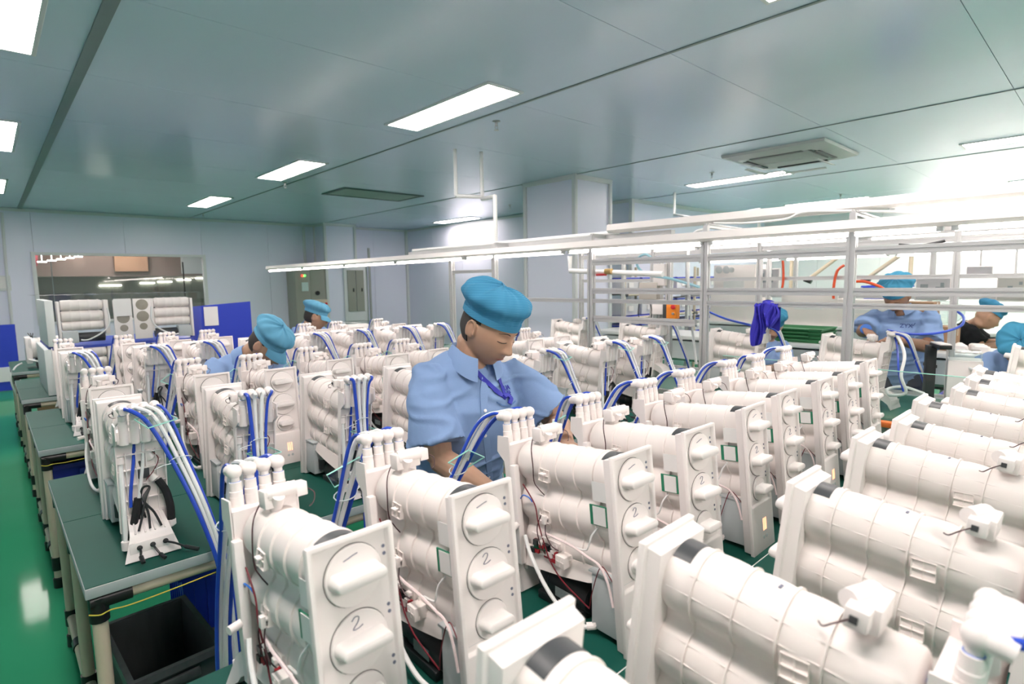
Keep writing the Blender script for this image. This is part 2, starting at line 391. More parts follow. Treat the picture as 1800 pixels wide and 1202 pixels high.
MB().box((.24, -.17, .95), (.34, .04, .5), bev=.01).build('cover_panel', mat('cream_panel', hx(205, 196, 172), .5), cb)
MB().cyl((.36, -.18, 1.1), (.36, -.22, 1.1), .03).build('stop_button', mat('red_button', (.6, .02, .03), .4), cb)
dp = empty('wall_cabinet', (6.22, 12.60, 0), 0, 'wall recess with two grey cabinet doors beside the far column', 'cabinet')
MB().box((.35, -.02, 1.0), (.62, .04, 2.0), bev=.01).build('surround', M_TRIM, dp)
for dx in (.2, .42): MB().box((dx+.02, -.05, 1.38), (.20, .02, .98)).build('cabinet_door', M_CAB, dp)
for dx in (.2, .42): MB().box((dx+.06, -.07, 1.4), (.02, .02, .08)).build('handle', BLACK, dp)
tag(MB().tube([(6.9, 12.5, 2.4), (6.9, 12.5, .02)], .03, 8).build('steel_conduit', STEEL), 'grey steel conduit standing right of the far column', 'pipe')
# blue barrier boards by the left wall
M_BB = mat('blue_board', hx(40, 64, 186), .5, noise_amt=.08, scale=3)
bbd = empty('blue_barrier', (-.35, 11.6, 0), 0, 'low blue corrugated barrier along the wall at the left edge', 'barrier')
MB().box((0, 0, .62), (1.3, .03, .8)).build('upper_board', M_BB, bbd); MB().box((0, -.02, .26), (1.3, .06, .22)).build('white_panel', M_TRIM, bbd); MB().box((0, 0, .09), (1.3, .07, .16)).build('base_board', M_BB, bbd)
# ------------------------------------------------------------------ people
from mathutils.bvhtree import BVHTree
SKIN = mat('skin_tan', (.47, .285, .195), .5, spec=.35, noise_amt=.10, scale=30, sss=.12)
SKIN2 = mat('skin_brown', (.30, .17, .11), .5, spec=.35, noise_amt=.10, scale=30, sss=.1)
SHIRT = mat('blue_shirt', hx(132, 159, 200), .8, spec=.2, noise_amt=.05, scale=14, bump=.12, bump_scale=500)
SHIRTD = mat('dark_shirt', (.012, .013, .015), .8, spec=.2, noise_amt=.1, bump=.1, bump_scale=400)
TROU = mat('navy_trousers', (.02, .025, .05), .8, noise_amt=.1)
HAIR = mat('black_hair', (.035, .030, .028), .75, noise_amt=.4, scale=120, stretch=(1, 1, .15))
LIP = mat('lips', (.30, .12, .10), .45, noise_amt=.08); LASH = mat('lash', (.03, .02, .018), .6, noise_amt=0)
SHOE = mat('dark_shoe', (.02, .02, .022), .5)
LANY = mat('lanyard_blue', hx(50, 54, 168), .6, noise_amt=.05)
CAPM = mat('blue_cap', hx(86, 178, 220), .8, spec=.2, noise_amt=0)
def striped(m, c0, c1, sc_):
    nt = m.node_tree; tc = nt.nodes.new('ShaderNodeTexCoord'); wv = nt.nodes.new('ShaderNodeTexWave'); wv.bands_direction = 'Z'
    wv.inputs['Scale'].default_value = sc_; wv.inputs['Distortion'].default_value = .6
    rp = nt.nodes.new('ShaderNodeValToRGB'); rp.color_ramp.elements[0].color = (*c0, 1); rp.color_ramp.elements[1].color = (*c1, 1)
    rp.color_ramp.elements[0].position = .15; rp.color_ramp.elements[1].position = .5
    nt.links.new(tc.outputs['Object'], wv.inputs[0]); nt.links.new(wv.outputs[1], rp.inputs[0]); nt.links.new(rp.outputs[0], nt.nodes['Principled BSDF'].inputs['Base Color'])
striped(CAPM, hx(52, 122, 160), hx(76, 146, 182), 62)
CAPM2 = mat('pale_blue_cap', hx(98, 160, 190), .8, spec=.2, noise_amt=.06, scale=10, bump=.1, bump_scale=300)
CAPM3 = mat('teal_cap', hx(66, 138, 170), .8, spec=.2, noise_amt=.08, scale=10, bump=.1, bump_scale=300)

def sstep(a, b, x):
    t = max(0, min(1, (x-a)/(b-a))); return t*t*(3-2*t)
def head_pt(az, phi, off=0.0):
    z = .122*math.sin(phi); rr = max(0, 1-abs(z/.1225)**2.4)**.5
    c, s_ = math.cos(az), math.sin(az)           # az=0 forward
    y = .099*rr*c; x = .077*rr*s_
    low = sstep(.0, .115, -z)
    x *= 1-.26*low*(1 if c > -.2 else .8)
    if c < 0: y *= 1-.50*sstep(.015, .12, -z); y *= 1.04
    else: y *= 1-.04*sstep(.02, .09, z)
    G = lambda a, sa, b, sb: math.exp(-(a/sa)**2-(b/sb)**2)
    if c > -.1:
        ax = abs(x); d = 0
        nz = sstep(.012, -.046, z)*(1-sstep(-.046, -.058, z)); d += .026*nz*math.exp(-(x/(.0085+.0075*sstep(-.02, -.045, z)))**2)
        d += .006*G(ax-.013, .007, z+.045, .008)
        d += -.008*G(ax-.032, .017, z-.002, .012)+.0055*G(ax-.032, .013, z+.004, .010)
        d += .0055*G(ax-.03, .024, z-.022, .009)+.004*G(ax-.046, .02, z+.03, .02)
        d += .0075*G(x, .024, z+.073, .011)-.0045*G(x, .025, z+.074, .0025)-.003*G(x, .02, z+.090, .006)
        d += .010*G(x, .024, z+.107, .014)+.004*G(ax-.03, .02, z+.06, .03)
        y += d*sstep(-.1, .25, c)
    p = V((x, y, z))
    if off: p += V((x, y, z*.8)).normalized()*off
    return p
NU, NV = 72, 56
def head_grid(off=0.0):
    return [[head_pt(2*PI*k/NU, -PI/2+PI*(j+.5)/NV, off) for k in range(NU)] for j in range(NV)]
def basis(f, upv=(0, 0, 1)):
    f = V(f).normalized(); r = f.cross(V(upv)).normalized(); u_ = r.cross(f)
    return Matrix((r, f, u_)).transposed().to_4x4()        # columns: right, forward, up
def evaluated(o):
    dg = bpy.context.evaluated_depsgraph_get(); dg.update()
    me = bpy.data.meshes.new_from_object(o.evaluated_get(dg)); old = o.data
    o.modifiers.clear(); o.data = me; me.name = o.name
    for p in me.polygons: p.use_smooth = True
    return o
def remesh(o, vox, smooth=2, fac=.5):
    m_ = o.modifiers.new('r', 'REMESH'); m_.mode = 'VOXEL'; m_.voxel_size = vox
    if smooth: s_ = o.modifiers.new('s', 'SMOOTH'); s_.iterations = smooth; s_.factor = fac
    mm = list(o.data.materials); evaluated(o)
    o.data.materials.clear()
    for x in mm: o.data.materials.append(x)
    return o
def bvh(o):
    me = o.data; return BVHTree.FromPolygons([v.co.copy() for v in me.vertices], [tuple(p.vertices) for p in me.polygons])
def hand(mb, wr, d, n, side, curl=.5, scale=1.0, spread=.10):
    """d: towards fingers, n: palm normal, side: +1 thumb on (d x n) side"""
    d = V(d).normalized(); n = (V(n)-d*V(n).dot(d)).normalized(); s_ = d.cross(n)*side
    k = scale; wr = V(wr)
    mb.tube([wr-d*.01, wr+d*.018*k, wr+d*.05*k, wr+d*.088*k], [.027*k, .031*k, .040*k, .038*k], 12, flat=.42, upv=n)
    for i, (off, ln) in enumerate(((.028, .070), (.0095, .078), (-.0095, .072), (-.027, .056))):
        p = wr+d*(.082-.004*abs(i-1))*k+s_*off*k; a = curl*.5; pts = [p-d*.01*k]; dd = d+s_*spread*(1.5-i)*.35
        dd.normalize(); c = p
        for seg_, f in ((0, .42), (1, .32), (2, .26)):
            q = dd*math.cos(a)+n*math.sin(a); pts.append(c); c = c+q*ln*f*k; a += curl*.9
        pts.append(c)
        mb.tube(pts, [.0085*k, .0092*k, .0086*k, .0080*k, .0060*k], 8)
    p = wr+d*.022*k+s_*.026*k
    q = (d*.62+s_*.70+n*.35).normalized(); q2 = (d*.85+s_*.25+n*.45).normalized()
    mb.tube([p-q*.012*k, p+q*.012*k, p+q*.042*k, p+q*.042*k+q2*.030*k], [.012*k, .0125*k, .0105*k, .0075*k], 8)
def loft_torso(mb, J, k=1.0, grow=0.0, bottom=-.10):
    pel, nb = J['pelvis'], J['neck']; sp = nb-pel; L = sp.length; uy = sp.normalized()
    rv = (J['shR']-J['shL']).normalized(); fv = uy.cross(rv).normalized()
    if fv.dot(J['F']) < 0: fv = -fv
    sag = J.get('belly', .02); rr = []
    for t, wx, wy in ((bottom/L, .185, .125), (0, .182, .128), (.25, .172, .128), (.5, .178, .128), (.72, .190, .125), (.88, .178, .105), (.97, .125, .082), (1.04, .075, .066)):
        c = pel+uy*L*t + fv*(sag*math.sin(PI*max(0, min(1, t*.8+.15))) - (.02 if t > .8 else 0))
        rr.append([c + rv*(wx*k+grow)*math.copysign(abs(math.cos(a))**.85, math.cos(a)) + fv*(wy*k+grow)*math.copysign(abs(math.sin(a))**.9, math.sin(a)) for a in [2*PI*i/28 for i in range(28)]])
    mb.rings(rr); return rv, fv, uy
def person(label, J, hc, hf, hup, cap='cap', vox=.005, skin=SKIN, shirt=SHIRT, hands=None, sleeve=.80, lower=True, group=None, collar=True, visor=False, capm=None, hair=True, capshift=(0, 0, 0), sw=.086, captilt=0.0):
    """J: world joints; hc/hf/hup: head centre (eye level), facing, up"""
    root = empty('person', (J['pelvis'].x, J['pelvis'].y, 0), 0, label, 'person', group)
    O = V((J['pelvis'].x, J['pelvis'].y, 0)); HB = basis(hf, hup); HB.translation = V(hc)
    mb = MB()
    R = [[HB @ p for p in ring] for ring in head_grid()]
    mb.rings(R)
    for sx in (-1, 1):   # ears
        mb.sphere(HB @ V((sx*.076, -.008, -.010)), 1, 14, M=HB.to_3x3().to_4x4() @ Matrix.Rotation(.35*sx, 4, 'Z'), sc_=(.007, .018, .030))
        e = [HB @ V((sx*(.083+.003*math.sin(a)), -.010+.018*math.cos(a), -.008+.030*math.sin(a))) for a in [i*PI*1.5/12-.6 for i in range(13)]]
        mb.tube(e, .0042, 8)
    nk = J['neck']; nb = HB @ V((0, -.040, -.075)); nc = HB @ V((0, -.025, -.045))
    mb.tube([nk-(nb-nk)*.5, nk+(nb-nk)*.4, nb, nc], [.066, .058, .056, .05], 16)
    loft_torso(mb, J, .88)
    for s_ in 'RL':
        sh, el, wr = J['sh'+s_], J['el'+s_], J['wr'+s_]
        mb.tube([sh, sh+(el-sh)*.3, sh+(el-sh)*.75, el], [.046, .050, .046, .041], 14)
        mb.tube([sh+(el-sh)*.95, el, el+(wr-el)*.28, el+(wr-el)*.7, wr], [.036, .041, .045, .034, .027], 14)
        hd = (hands or {}).get(s_)
        d = hd['d'] if hd else (wr-el); n = hd['n'] if hd else V((0, 0, -1))
        hand(mb, wr, d, n, (1 if s_ == 'R' else -1)*(hd.get('side', 1) if hd else 1), hd.get('curl', .45) if hd else .45)
        if lower:
            hp, kn, an = J['hip'+s_], J['kn'+s_], J['an'+s_]
            mb.tube([hp, hp+(kn-hp)*.4, kn, kn+(an-kn)*.3, an], [.09, .084, .056, .055, .040], 14)
            ft = V((J['F'].x, J['F'].y, 0)).normalized()
            mb.tube([an-ft*.05-V((0, 0, .035)), an+ft*.05-V((0, 0, .035)), an+ft*.17-V((0, 0, .045))], [.035, .042, .028], 12)
    def fin(mb_, name, m_, v_, sm_, parent):
        o = mb_.build(name, m_, parent, loc=-O); o.location = (0, 0, 0)
        for v in o.data.vertices: v.co -= O
        return remesh(o, v_, sm_)
    body = fin(mb, 'body', skin, vox, 2, root)
    B = bvh(body); Oi = -O
    # shirt
    mb = MB(); rv, fv, uy = loft_torso(mb, J, 1.0, .006, -.16)
    for s_ in 'RL':
        sh, el = J['sh'+s_], J['el'+s_]; d = el-sh; e = sh+d*sleeve; inn = (J['neck']+J['pelvis'])*.5; inn = sh+(J['neck']-sh)*.35-uy*.05
        mb.tube([inn, sh-d*.04, sh+d*.15, sh+d*.5, e, e-d.normalized()*.006, e-d.normalized()*.05], [.060, .064, sw*.80, sw*.93, sw*1.05, sw*.82, sw*.6], 24)
    so = fin(mb, 'shirt', shirt, max(vox*1.8, .006), 3, root)
    nrms = [v.normal.copy() for v in so.data.vertices]
    for v, vn in zip(so.data.vertices, nrms):
        q = v.co+O; along = (q-J['pelvis']).dot(uy)
        n1 = noise.noise(V((q.dot(rv)*9, q.dot(fv)*9, along*4+3)))
        n2 = noise.noise(V((q.dot(rv)*5+along*11, along*14, q.dot(fv)*6)))
        n3 = noise.noise(q*28)
        v.co += vn*(.010*n1+.013*(max(0, .22-abs(n2))*3-.22)+.0015*n3)
    SB = bvh(so)
    # collar
    if collar:
        mb = MB(); bm = mb.bm; A = 30; rows = []
        nd = (nb-nk).normalized(); cx = nd.cross(fv); cx = -cx if cx.dot(rv) < 0 else cx; cy = cx.cross(nd); cy = -cy if cy.dot(fv) < 0 else cy
        for i in range(A+1):
            a = math.radians(-250+320*i/A); ca, sa = math.cos(a), math.sin(a)   # opening in front
            fr_ = max(0, sa)
            inner = nk+nd*(.045-.030*fr_) + cx*ca*.066 + cy*(sa*.064+.008)
            mid = nk+nd*(.052-.034*fr_) + cx*ca*.074 + cy*(sa*.074+.008)
            outer = nk+nd*(-.006-.050*fr_**1.5) + cx*ca*(.098+.012*fr_) + cy*(sa*.096+.012)
            rows.append([bm.verts.new(p-O) for p in (nk+nd*(-.02-.04*fr_)+cx*ca*.064+cy*(sa*.062+.008), inner, mid, (mid+outer)*.5+cx*ca*.004+cy*sa*.004, outer)])
        for a_, b_ in zip(rows, rows[1:]):
            for k in range(4): bm.faces.new((a_[k], a_[k+1], b_[k+1], b_[k]))
        co_ = mb.build('collar', shirt, root, ang=1.2); md = co_.modifiers.new('s', 'SOLIDIFY'); md.thickness = .003; md.offset = 1
    if lower:
        mb = MB()
        for s_ in 'RL':
            hp, kn, an = J['hip'+s_], J['kn'+s_], J['an'+s_]
            mb.tube([hp+V((0, 0, .09)), hp, kn, kn+(an-kn)*.5, an+V((0, 0, .02))], [.085, .115, .080, .075, .072], 16)
        fin(mb, 'trousers', TROU, .012, 2, root)
        mb = MB()
        for s_ in 'RL':
            an = J['an'+s_]; ft = V((J['F'].x, J['F'].y, 0)).normalized()
            mb.tube([an-ft*.07-V((0, 0, .03)), an+ft*.04-V((0, 0, .03)), an+ft*.15-V((0, 0, .035)), an+ft*.21-V((0, 0, .042))], [.044, .052, .046, .026], 14)
            sh_ = mb.build('shoe', SHOE, root); sh_.data.transform(Matrix.Translation(-O)); mb = MB()
    # face parts laid on the head surface
    def onhead(x, z, lift=.0012):
        o_ = HB @ V((x, .25, z)); dr = -(HB.to_3x3() @ V((0, 1, 0)))
        h = B.ray_cast(o_-O, dr); return (h[0] - dr*lift) if h[0] else (HB @ V((x, .1, z)))-O
    for sx in (-1, 1):
        MB().tube([onhead(sx*(.017+.031*t), -.008+.0045*math.sin(PI*t)*-.6-.001*t) for t in [i/8 for i in range(9)]], [.0007]+[.0013]*7+[.0007], 6).build('eyelid_line', LASH, root)
        MB().tube([onhead(sx*(.014+.036*t), .017+.005*math.sin(PI*min(1, t*1.1)), .0008) for t in [i/8 for i in range(9)]], [.0014]+[.0026]*5+[.002, .0015, .0008], 6, flat=.5).build('eyebrow', HAIR, root)
    MB().tube([onhead(-.021+.042*t, -.0755+.002*abs(t-.5), .0006) for t in [i/10 for i in range(11)]], [.001]+[.0034, .0042, .0044, .0042, .0044, .0042, .0044, .0042, .0034]+[.001], 8, flat=.6).build('lips', LIP, root)
    if hair:
        G = head_grid(.0035); mb = MB(); bm = mb.bm
        vs = [[bm.verts.new((HB @ p)-O) for p in ring] for ring in G]
        for j in range(NV-1):
            for k in range(NU):
                q = (G[j][k]+G[j+1][(k+1) % NU])*.5; az = 2*PI*(k+.5)/NU; az = az if az < PI else 2*PI-az
                lim = .075 if az < .8 else (.036 if az < 1.38 else (.016 if az < 1.80 else -.055))
                if q.z > lim: bm.faces.new((vs[j][k], vs[j][(k+1) % NU], vs[j+1][(k+1) % NU], vs[j+1][k]))
        bmesh.ops.delete(bm, geom=[v for v in bm.verts if not v.link_faces], context='VERTS')
        ho = mb.build('hair', HAIR, root, ang=2); md = ho.modifiers.new('s', 'SOLIDIFY'); md.thickness = .003; md.offset = -1
    if cap:
        CB = HB @ Matrix.Translation(V((0, -.004, .042))+V(capshift)) @ Matrix.Rotation(-.14+captilt, 4, 'X')
        mb = MB(); rr = []
        prof_ = [(.084, -.004), (.088, -.010), (.0895, .0), (.091, .020), (.104, .030), (.118, .044), (.121, .058), (.115, .075), (.098, .090), (.070, .101), (.035, .106), (.004, .107)]
        for i, (r_, z_) in enumerate(prof_):
            ring_ = []
            for k in range(64):
                a = 2*PI*k/64; c, s_ = math.cos(a), math.sin(a)
                yy = r_*1.16*c; xx = r_*.98*s_
                puff = 1 if c < .2 else (1-.16*sstep(.2, 1, c)) if 3 < i < 9 else 1
                wr_ = 0 if i < 2 else (.004+.010*(3 < i))*noise.noise(V((c*3.2+hc[0]*7, s_*3.2, z_*22)))
                gath = .0022*math.sin(a*26) if 2 <= i <= 5 else 0
                ring_.append((CB @ V((xx*puff+(wr_+gath)*s_, yy*puff+(wr_+gath)*c, z_+.008*c*(-1 if i < 4 else .2)*0+wr_*.8)))-O)
            rr.append(ring_)
        mb.rings(rr, cap=False); bm = mb.bm
        co_ = mb.build('cap', capm or CAPM, root, ang=2.5)
        md = co_.modifiers.new('s', 'SUBSURF'); md.levels = md.render_levels = 1
        mb = MB(); bw = []
        for z_, r_ in ((-.011, .0895), (.010, .0905), (.010, .093), (-.011, .092)):
            bw.append([(CB @ V((r_*.98*math.sin(2*PI*k/48), r_*1.16*math.cos(2*PI*k/48), z_)))-O for k in range(48)])
        mb.rings(bw, closed=True); mb.build('cap_band', capm or CAPM, co_)
        if visor:
            mb = MB(); rr = []
            for t in (0, .35, .7, 1.0):
                rr.append([(CB @ V(((.085+.008*t)*math.sin(a), (.088+.055*t)*1.12*math.cos(a)*(1 if t == 0 else 1), .0-.035*t*t-.006*t+.004*math.cos(a*3)*t)))-O for a in [-1.15+2.3*i/20 for i in range(21)]])
            bm = mb.bm; R_ = [[bm.verts.new(p) for p in r_] for r_ in rr]
            for a_, b_ in zip(R_, R_[1:]):
                for k in range(20): bm.faces.new((a_[k], a_[k+1], b_[k+1], b_[k]))
            vo = mb.build('cap_visor', capm or CAPM, co_, ang=2); md = vo.modifiers.new('s', 'SOLIDIFY'); md.thickness = .005
    return dict(root=root, O=O, body=B, shirt=SB, J=J, HB=HB)
def on_shirt(P, px, py, lift=.003):
    d = (fw + rt*((px-900)/F_PX) - up*((py-601)/F_PX)).normalized()
    h = P['shirt'].ray_cast(CAM-P['O'], d)
    return (h[0]+h[1]*(lift if h[1].dot(d) < 0 else -lift), h[1] if h[1].dot(d) < 0 else -h[1]) if h[0] else (None, None)
def strip(name, P, pix, wd, m, lift=.004, th=.0025):
    pts = []
    for a, b in zip(pix, pix[1:]):
        for k in range(6): pts.append((a[0]+(b[0]-a[0])*k/6, a[1]+(b[1]-a[1])*k/6))
    pts.append(pix[-1]); q = [on_shirt(P, x, y, lift) for x, y in pts]; q = [x for x in q if x[0] is not None]
    if len(q) < 3: return None
    c = [x[0] for x in q]; c = [(c[max(0, i-1)]+c[i]*2+c[min(len(c)-1, i+1)])/4 for i in range(len(c))]
    rr = []
    for i in range(len(c)):
        t = (c[min(i+1, len(c)-1)]-c[max(0, i-1)]).normalized(); n = q[i][1]; s_ = t.cross(n).normalized()
        rr.append([c[i]+s_*wd/2, c[i]+s_*wd/2+n*th, c[i]-s_*wd/2+n*th, c[i]-s_*wd/2])
    return MB().rings(rr).build(name, m, P['root'], ang=.9)
def stitch_text(P, txt, px, py, size, m, name='embroidery'):
    p, n = on_shirt(P, px, py, .002)
    if p is None: return
    cu = bpy.data.curves.new(name, 'FONT'); cu.body = txt; cu.size = size; cu.extrude = .0008; cu.align_x = 'CENTER'; cu.align_y = 'CENTER'; cu.space_line = .9; cu.offset = size*.012
    o = bpy.data.objects.new(name, cu); COL.objects.link(o)
    dg = bpy.context.evaluated_depsgraph_get(); me = bpy.data.meshes.new_from_object(o.evaluated_get(dg)); bpy.data.objects.remove(o)
    z = n.normalized(); x = V((0, 0, 1)).cross(z).normalized(); y_ = z.cross(x)
    M_ = Matrix((x, y_, z)).transposed().to_4x4(); M_.translation = p
    o = bpy.data.objects.new(name, me); COL.objects.link(o); o.parent = P['root']; me.transform(M_); me.materials.append(m)
    return o
def joints(x, y, F, neck, pel=(0, -.16, .90), shw=.195, shz=-.03, elR=(.23, .08, 1.02), wrR=(.12, .30, .96), elL=None, wrL=None, sc_=1.0, sit=False, shf=0):
    """local frame: x right, y forward (along F)"""
    f = V((F[0], F[1], 0)).normalized(); r = V((f.y, -f.x, 0))
    W_ = lambda p: V((x, y, 0)) + r*p[0] + f*p[1] + V((0, 0, p[2]))
    mir = lambda p: (-p[0], p[1], p[2])
    J = dict(F=f, pelvis=W_(pel), neck=W_(neck), shR=W_((shw, neck[1]-.01+shf, neck[2]+shz)), shL=W_((-shw, neck[1]-.01+shf, neck[2]+shz)),
             elR=W_(elR), wrR=W_(wrR), elL=W_(elL or mir(elR)), wrL=W_(wrL or mir(wrR)))
    for s_, k in (('R', 1), ('L', -1)):
        if sit:
            J['hip'+s_] = W_((.09*k, pel[1], pel[2]-.05)); J['kn'+s_] = W_((.12*k, pel[1]+.40, pel[2]-.06)); J['an'+s_] = W_((.12*k, pel[1]+.38, .10))
        else:
            J['hip'+s_] = W_((.09*k, pel[1], pel[2]-.05)); J['kn'+s_] = W_((.10*k, pel[1]+.03, .50)); J['an'+s_] = W_((.11*k, pel[1]-.02, .09))
    return J, W_, f, r
# --- main worker
F0 = V((.12, -.99, 0))
J, W_, f_, r_ = joints(1.20, 1.52, F0, (0, .02, 1.300), pel=(0, -.10, .86), shw=.185, shz=-.045)
J['elR'] = V((1.015, 1.44, 1.01)); J['wrR'] = V((1.11, 1.25, .90)); J['elL'] = V((1.475, 1.36, 1.06)); J['wrL'] = V((1.345, 1.20, 1.045))
J['shR'] = V((1.03, 1.52, 1.24)); J['shL'] = V((1.385, 1.475, 1.225))
hf0 = V((.19, -.95, -.42)); 
main = person('man in a blue cap and short-sleeved blue shirt with lanyard, leaning over the first bench', J, V((1.222, 1.430, 1.415)), hf0, V((.10, -.2, .95)), vox=.0038, sleeve=.80, sw=.090, captilt=.11,
              hands=dict(R=dict(d=V((.5, -.7, -.5)), n=V((.3, -.5, -.8)), curl=.5), L=dict(d=V((-.5, -.85, -.1)), n=V((-.2, -.1, -1)), curl=.5)))
strip('lanyard', main, [(826, 642), (850, 668), (872, 688), (889, 702)], .017, LANY)
strip('lanyard', main, [(873, 655), (879, 675), (888, 700)], .012, LANY)
strip('lanyard_knot', main, [(884, 700), (890, 697), (896, 702), (893, 710)], .014, LANY, .006, .006)
strip('pocket_edge', main, [(872, 706), (882, 712), (895, 714), (905, 705)], .004, mat('shirt_seam', hx(92, 128, 182), .8), .003, .002)
strip('placket', main, [(851, 655), (850, 700), (851, 750), (858, 800), (860, 850)], .026, SHIRT, .002, .0025)
stitch_text(main, 'UUA\n元豪', 889, 687, .022, LANY)
for py in (722, 765, 838):
    p, n = on_shirt(main, 852 if py < 800 else 858, py, .004)
    if p is not None: MB().lathe([(.0055, -.001), (.0055, .002), (.001, .0025)], p0=p, ax=n, seg=12).build('button', PAPER, main['root'])
# --- worker at the second bench gap, bowed head
J, W_, f_, r_ = joints(1.05, 3.46, (.25, -.97), (0, .05, 1.145), pel=(0, -.06, .80), shw=.18, shz=-.04, elR=(.22, .14, .92), wrR=(.10, .30, .86))
p2 = person('man in a pale blue visor cap bowing deeply behind the second bench', J, V((1.155, 3.305, 1.225)), V((.55, -.62, -.72)), V((.3, -.35, .85)), vox=.007, visor=True, capm=CAPM2, sleeve=.85)
# --- third worker far back
J, W_, f_, r_ = joints(2.22, 5.24, (.45, -.89), (0, .02, 1.16), pel=(0, -.10, .80), shw=.17, shz=-.05, elR=(.2, .12, .95), wrR=(.10, .28, .88))
p3 = person('man in a pale blue cap seen in profile behind the third bench', J, V((2.27, 5.17, 1.255)), V((.82, -.40, -.22)), V((.1, 0, 1)), vox=.009, visor=True, capm=CAPM2, sleeve=.85)
# --- standing worker at the line
J, W_, f_, r_ = joints(4.98, 1.10, (-.93, -.10), (0, .02, 1.29), pel=(0, -.08, .88), shw=.185, shz=-.04)
J['elR'] = at(1516, 583, 0, 4.78); J['wrR'] = at(1522, 576, 0, 4.50)+V((0, 0, -.01)); J['elL'] = at(1630, 610, 0, 4.80); J['wrL'] = at(1580, 598, 0, 4.40)
man2 = person('smiling man in a blue cap standing at the line, hands on a unit', J, V((4.91, 1.125, 1.415)), V((-.86, .10, -.42)), V((-.3, 0, .95)), vox=.006, skin=SKIN2, capm=CAPM3, sleeve=.85,
              hands=dict(R=dict(d=V((-.55, -.55, -.45)), n=V((-.3, -.2, -.9)), curl=.5), L=dict(d=V((-.6, .6, .1)), n=V((-.3, -.3, -.9)), curl=.6)))
stitch_text(man2, 'ZYX', 1593, 573, .040, mat('navy_thread', hx(50, 70, 130), .7))
stitch_text(man2, 'ノ', 1606, 571, .032, MATS['navy_thread'])
tw = J['wrR']; tag(MB().lathe([(.033, -.012), (.036, -.012), (.036, .012), (.033, .012)], p0=tw-main['O']*0, ax=(tw-J['elR']), seg=18).build('wristband', mat('wrist_blue', hx(60, 110, 190), .6), None), 'blue wristband on the smiling man\'s wrist', 'wristband')
# --- seated woman behind the cloth
J, W_, f_, r_ = joints(5.05, 2.13, (-.95, -.10), (0, .03, .985), pel=(0, -.10, .55), shw=.165, shz=-.03, elR=(.2, .12, .78), wrR=(.08, .34, .80), sit=True)
p5 = person('seated woman in a blue shirt whose head is half hidden by the hanging blue cloth', J, V((5.0, 2.05, 1.145)), V((-.80, -.45, -.35)), V((0, 0, 1)), vox=.009, capm=CAPM3, sleeve=.85)
# --- black shirt man
J, W_, f_, r_ = joints(7.02, 1.02, (.10, -1.0), (0, .05, 1.06), pel=(0, -.15, .62), shw=.19, shz=-.03, elR=(.24, .14, .86), wrR=(.12, .36, .92), sit=True)
p6 = person('man in a black T-shirt and blue cap bending over the far side bench', J, V((6.98, .85, 1.155)), V((.45, -.72, -.42)), V((.15, -.2, .95)), vox=.009, shirt=SHIRTD, capm=CAPM, collar=False, hair=False, sleeve=.75)
# --- person bent low at the picture edge
J, W_, f_, r_ = joints(5.12, .42, (-1.0, -.10), (0, .14, 1.02), pel=(0, -.12, .74), shw=.18, shz=-.04, elR=(.24, .26, .84), wrR=(.10, .40, .80))
p7 = person('worker in a teal cap bending low over the conveyor at the right picture edge', J, V((4.88, .43, 1.075)), V((-.55, -.25, -.85)), V((-.8, -.1, .5)), vox=.009, skin=SKIN2, capm=CAPM3, sleeve=.85)
for s_, x in (('seated woman', (5.17, 2.14)), ('man in the black T-shirt', (7.05, 1.17))):
    st2 = empty('work_stool', (x[0], x[1], 0), 0, f'round black stool under the {s_}', 'stool')
    z_ = .40 if 'woman' in s_ else .47
    MB().lathe([(.001, z_-.05), (.16, z_-.05), (.17, z_-.02), (.16, z_), (.001, z_+.005)], seg=24).build('seat', BLACK, st2)
    MB().cyl((0, 0, .05), (0, 0, z_-.05), .025).build('column', STEEL, st2)
    for k in range(5): MB().tube([(0, 0, .06), (.22*math.cos(2*PI*k/5), .22*math.sin(2*PI*k/5), .02)], [.02, .015], 8).build('leg', STEEL, st2)
# ------------------------------------------------------------------ the purifier unit
W, HP, TILT = .1437, .4427, math.radians(5.7)
HW = W/2
CIRC = [(.381, .053), (.276, .053), (.188, .043)]      # tube centres (up the plate) and radii
TR = (-TILT, 0, 0)
def plate_mesh():
    mb = MB(); bm = mb.bm
    rz, ri = .142, .0085
    def q(x0, x1, z0, z1, y): return [bm.verts.new((x, y, z)) for x, z in ((x0, z0), (x1, z0), (x1, z1), (x0, z1))]
    f = q(-HW, HW, 0, HP, 0)
    a = q(-HW+ri, HW-ri, rz, HP-ri, 0); c = q(-HW+ri+.002, HW-ri-.002, rz+.004, HP-ri-.002, .0085)
    k1 = q(-HW, HW, 0, HP, .011); k2 = q(-HW+.006, HW-.006, .004, HP-.006, .013); k3 = q(-HW+.008, HW-.008, .006, HP-.010, .034)
    def loop(A, B):
        for i in range(4): bm.faces.new((A[i], A[(i+1) % 4], B[(i+1) % 4], B[i]))
    loop(f, a); loop(a, c); bm.faces.new(c); loop(k1, f); loop(k2, k1); loop(k3, k2); bm.faces.new(k3[::-1])
    bmesh.ops.recalc_face_normals(bm, faces=bm.faces[:])
    es = [e for e in bm.edges if e.calc_face_angle(0) > .9]
    bmesh.ops.bevel(bm, geom=es, offset=.0018, segments=2, profile=.5, affect='EDGES')
    return mb.mesh('front_plate', WHITE)
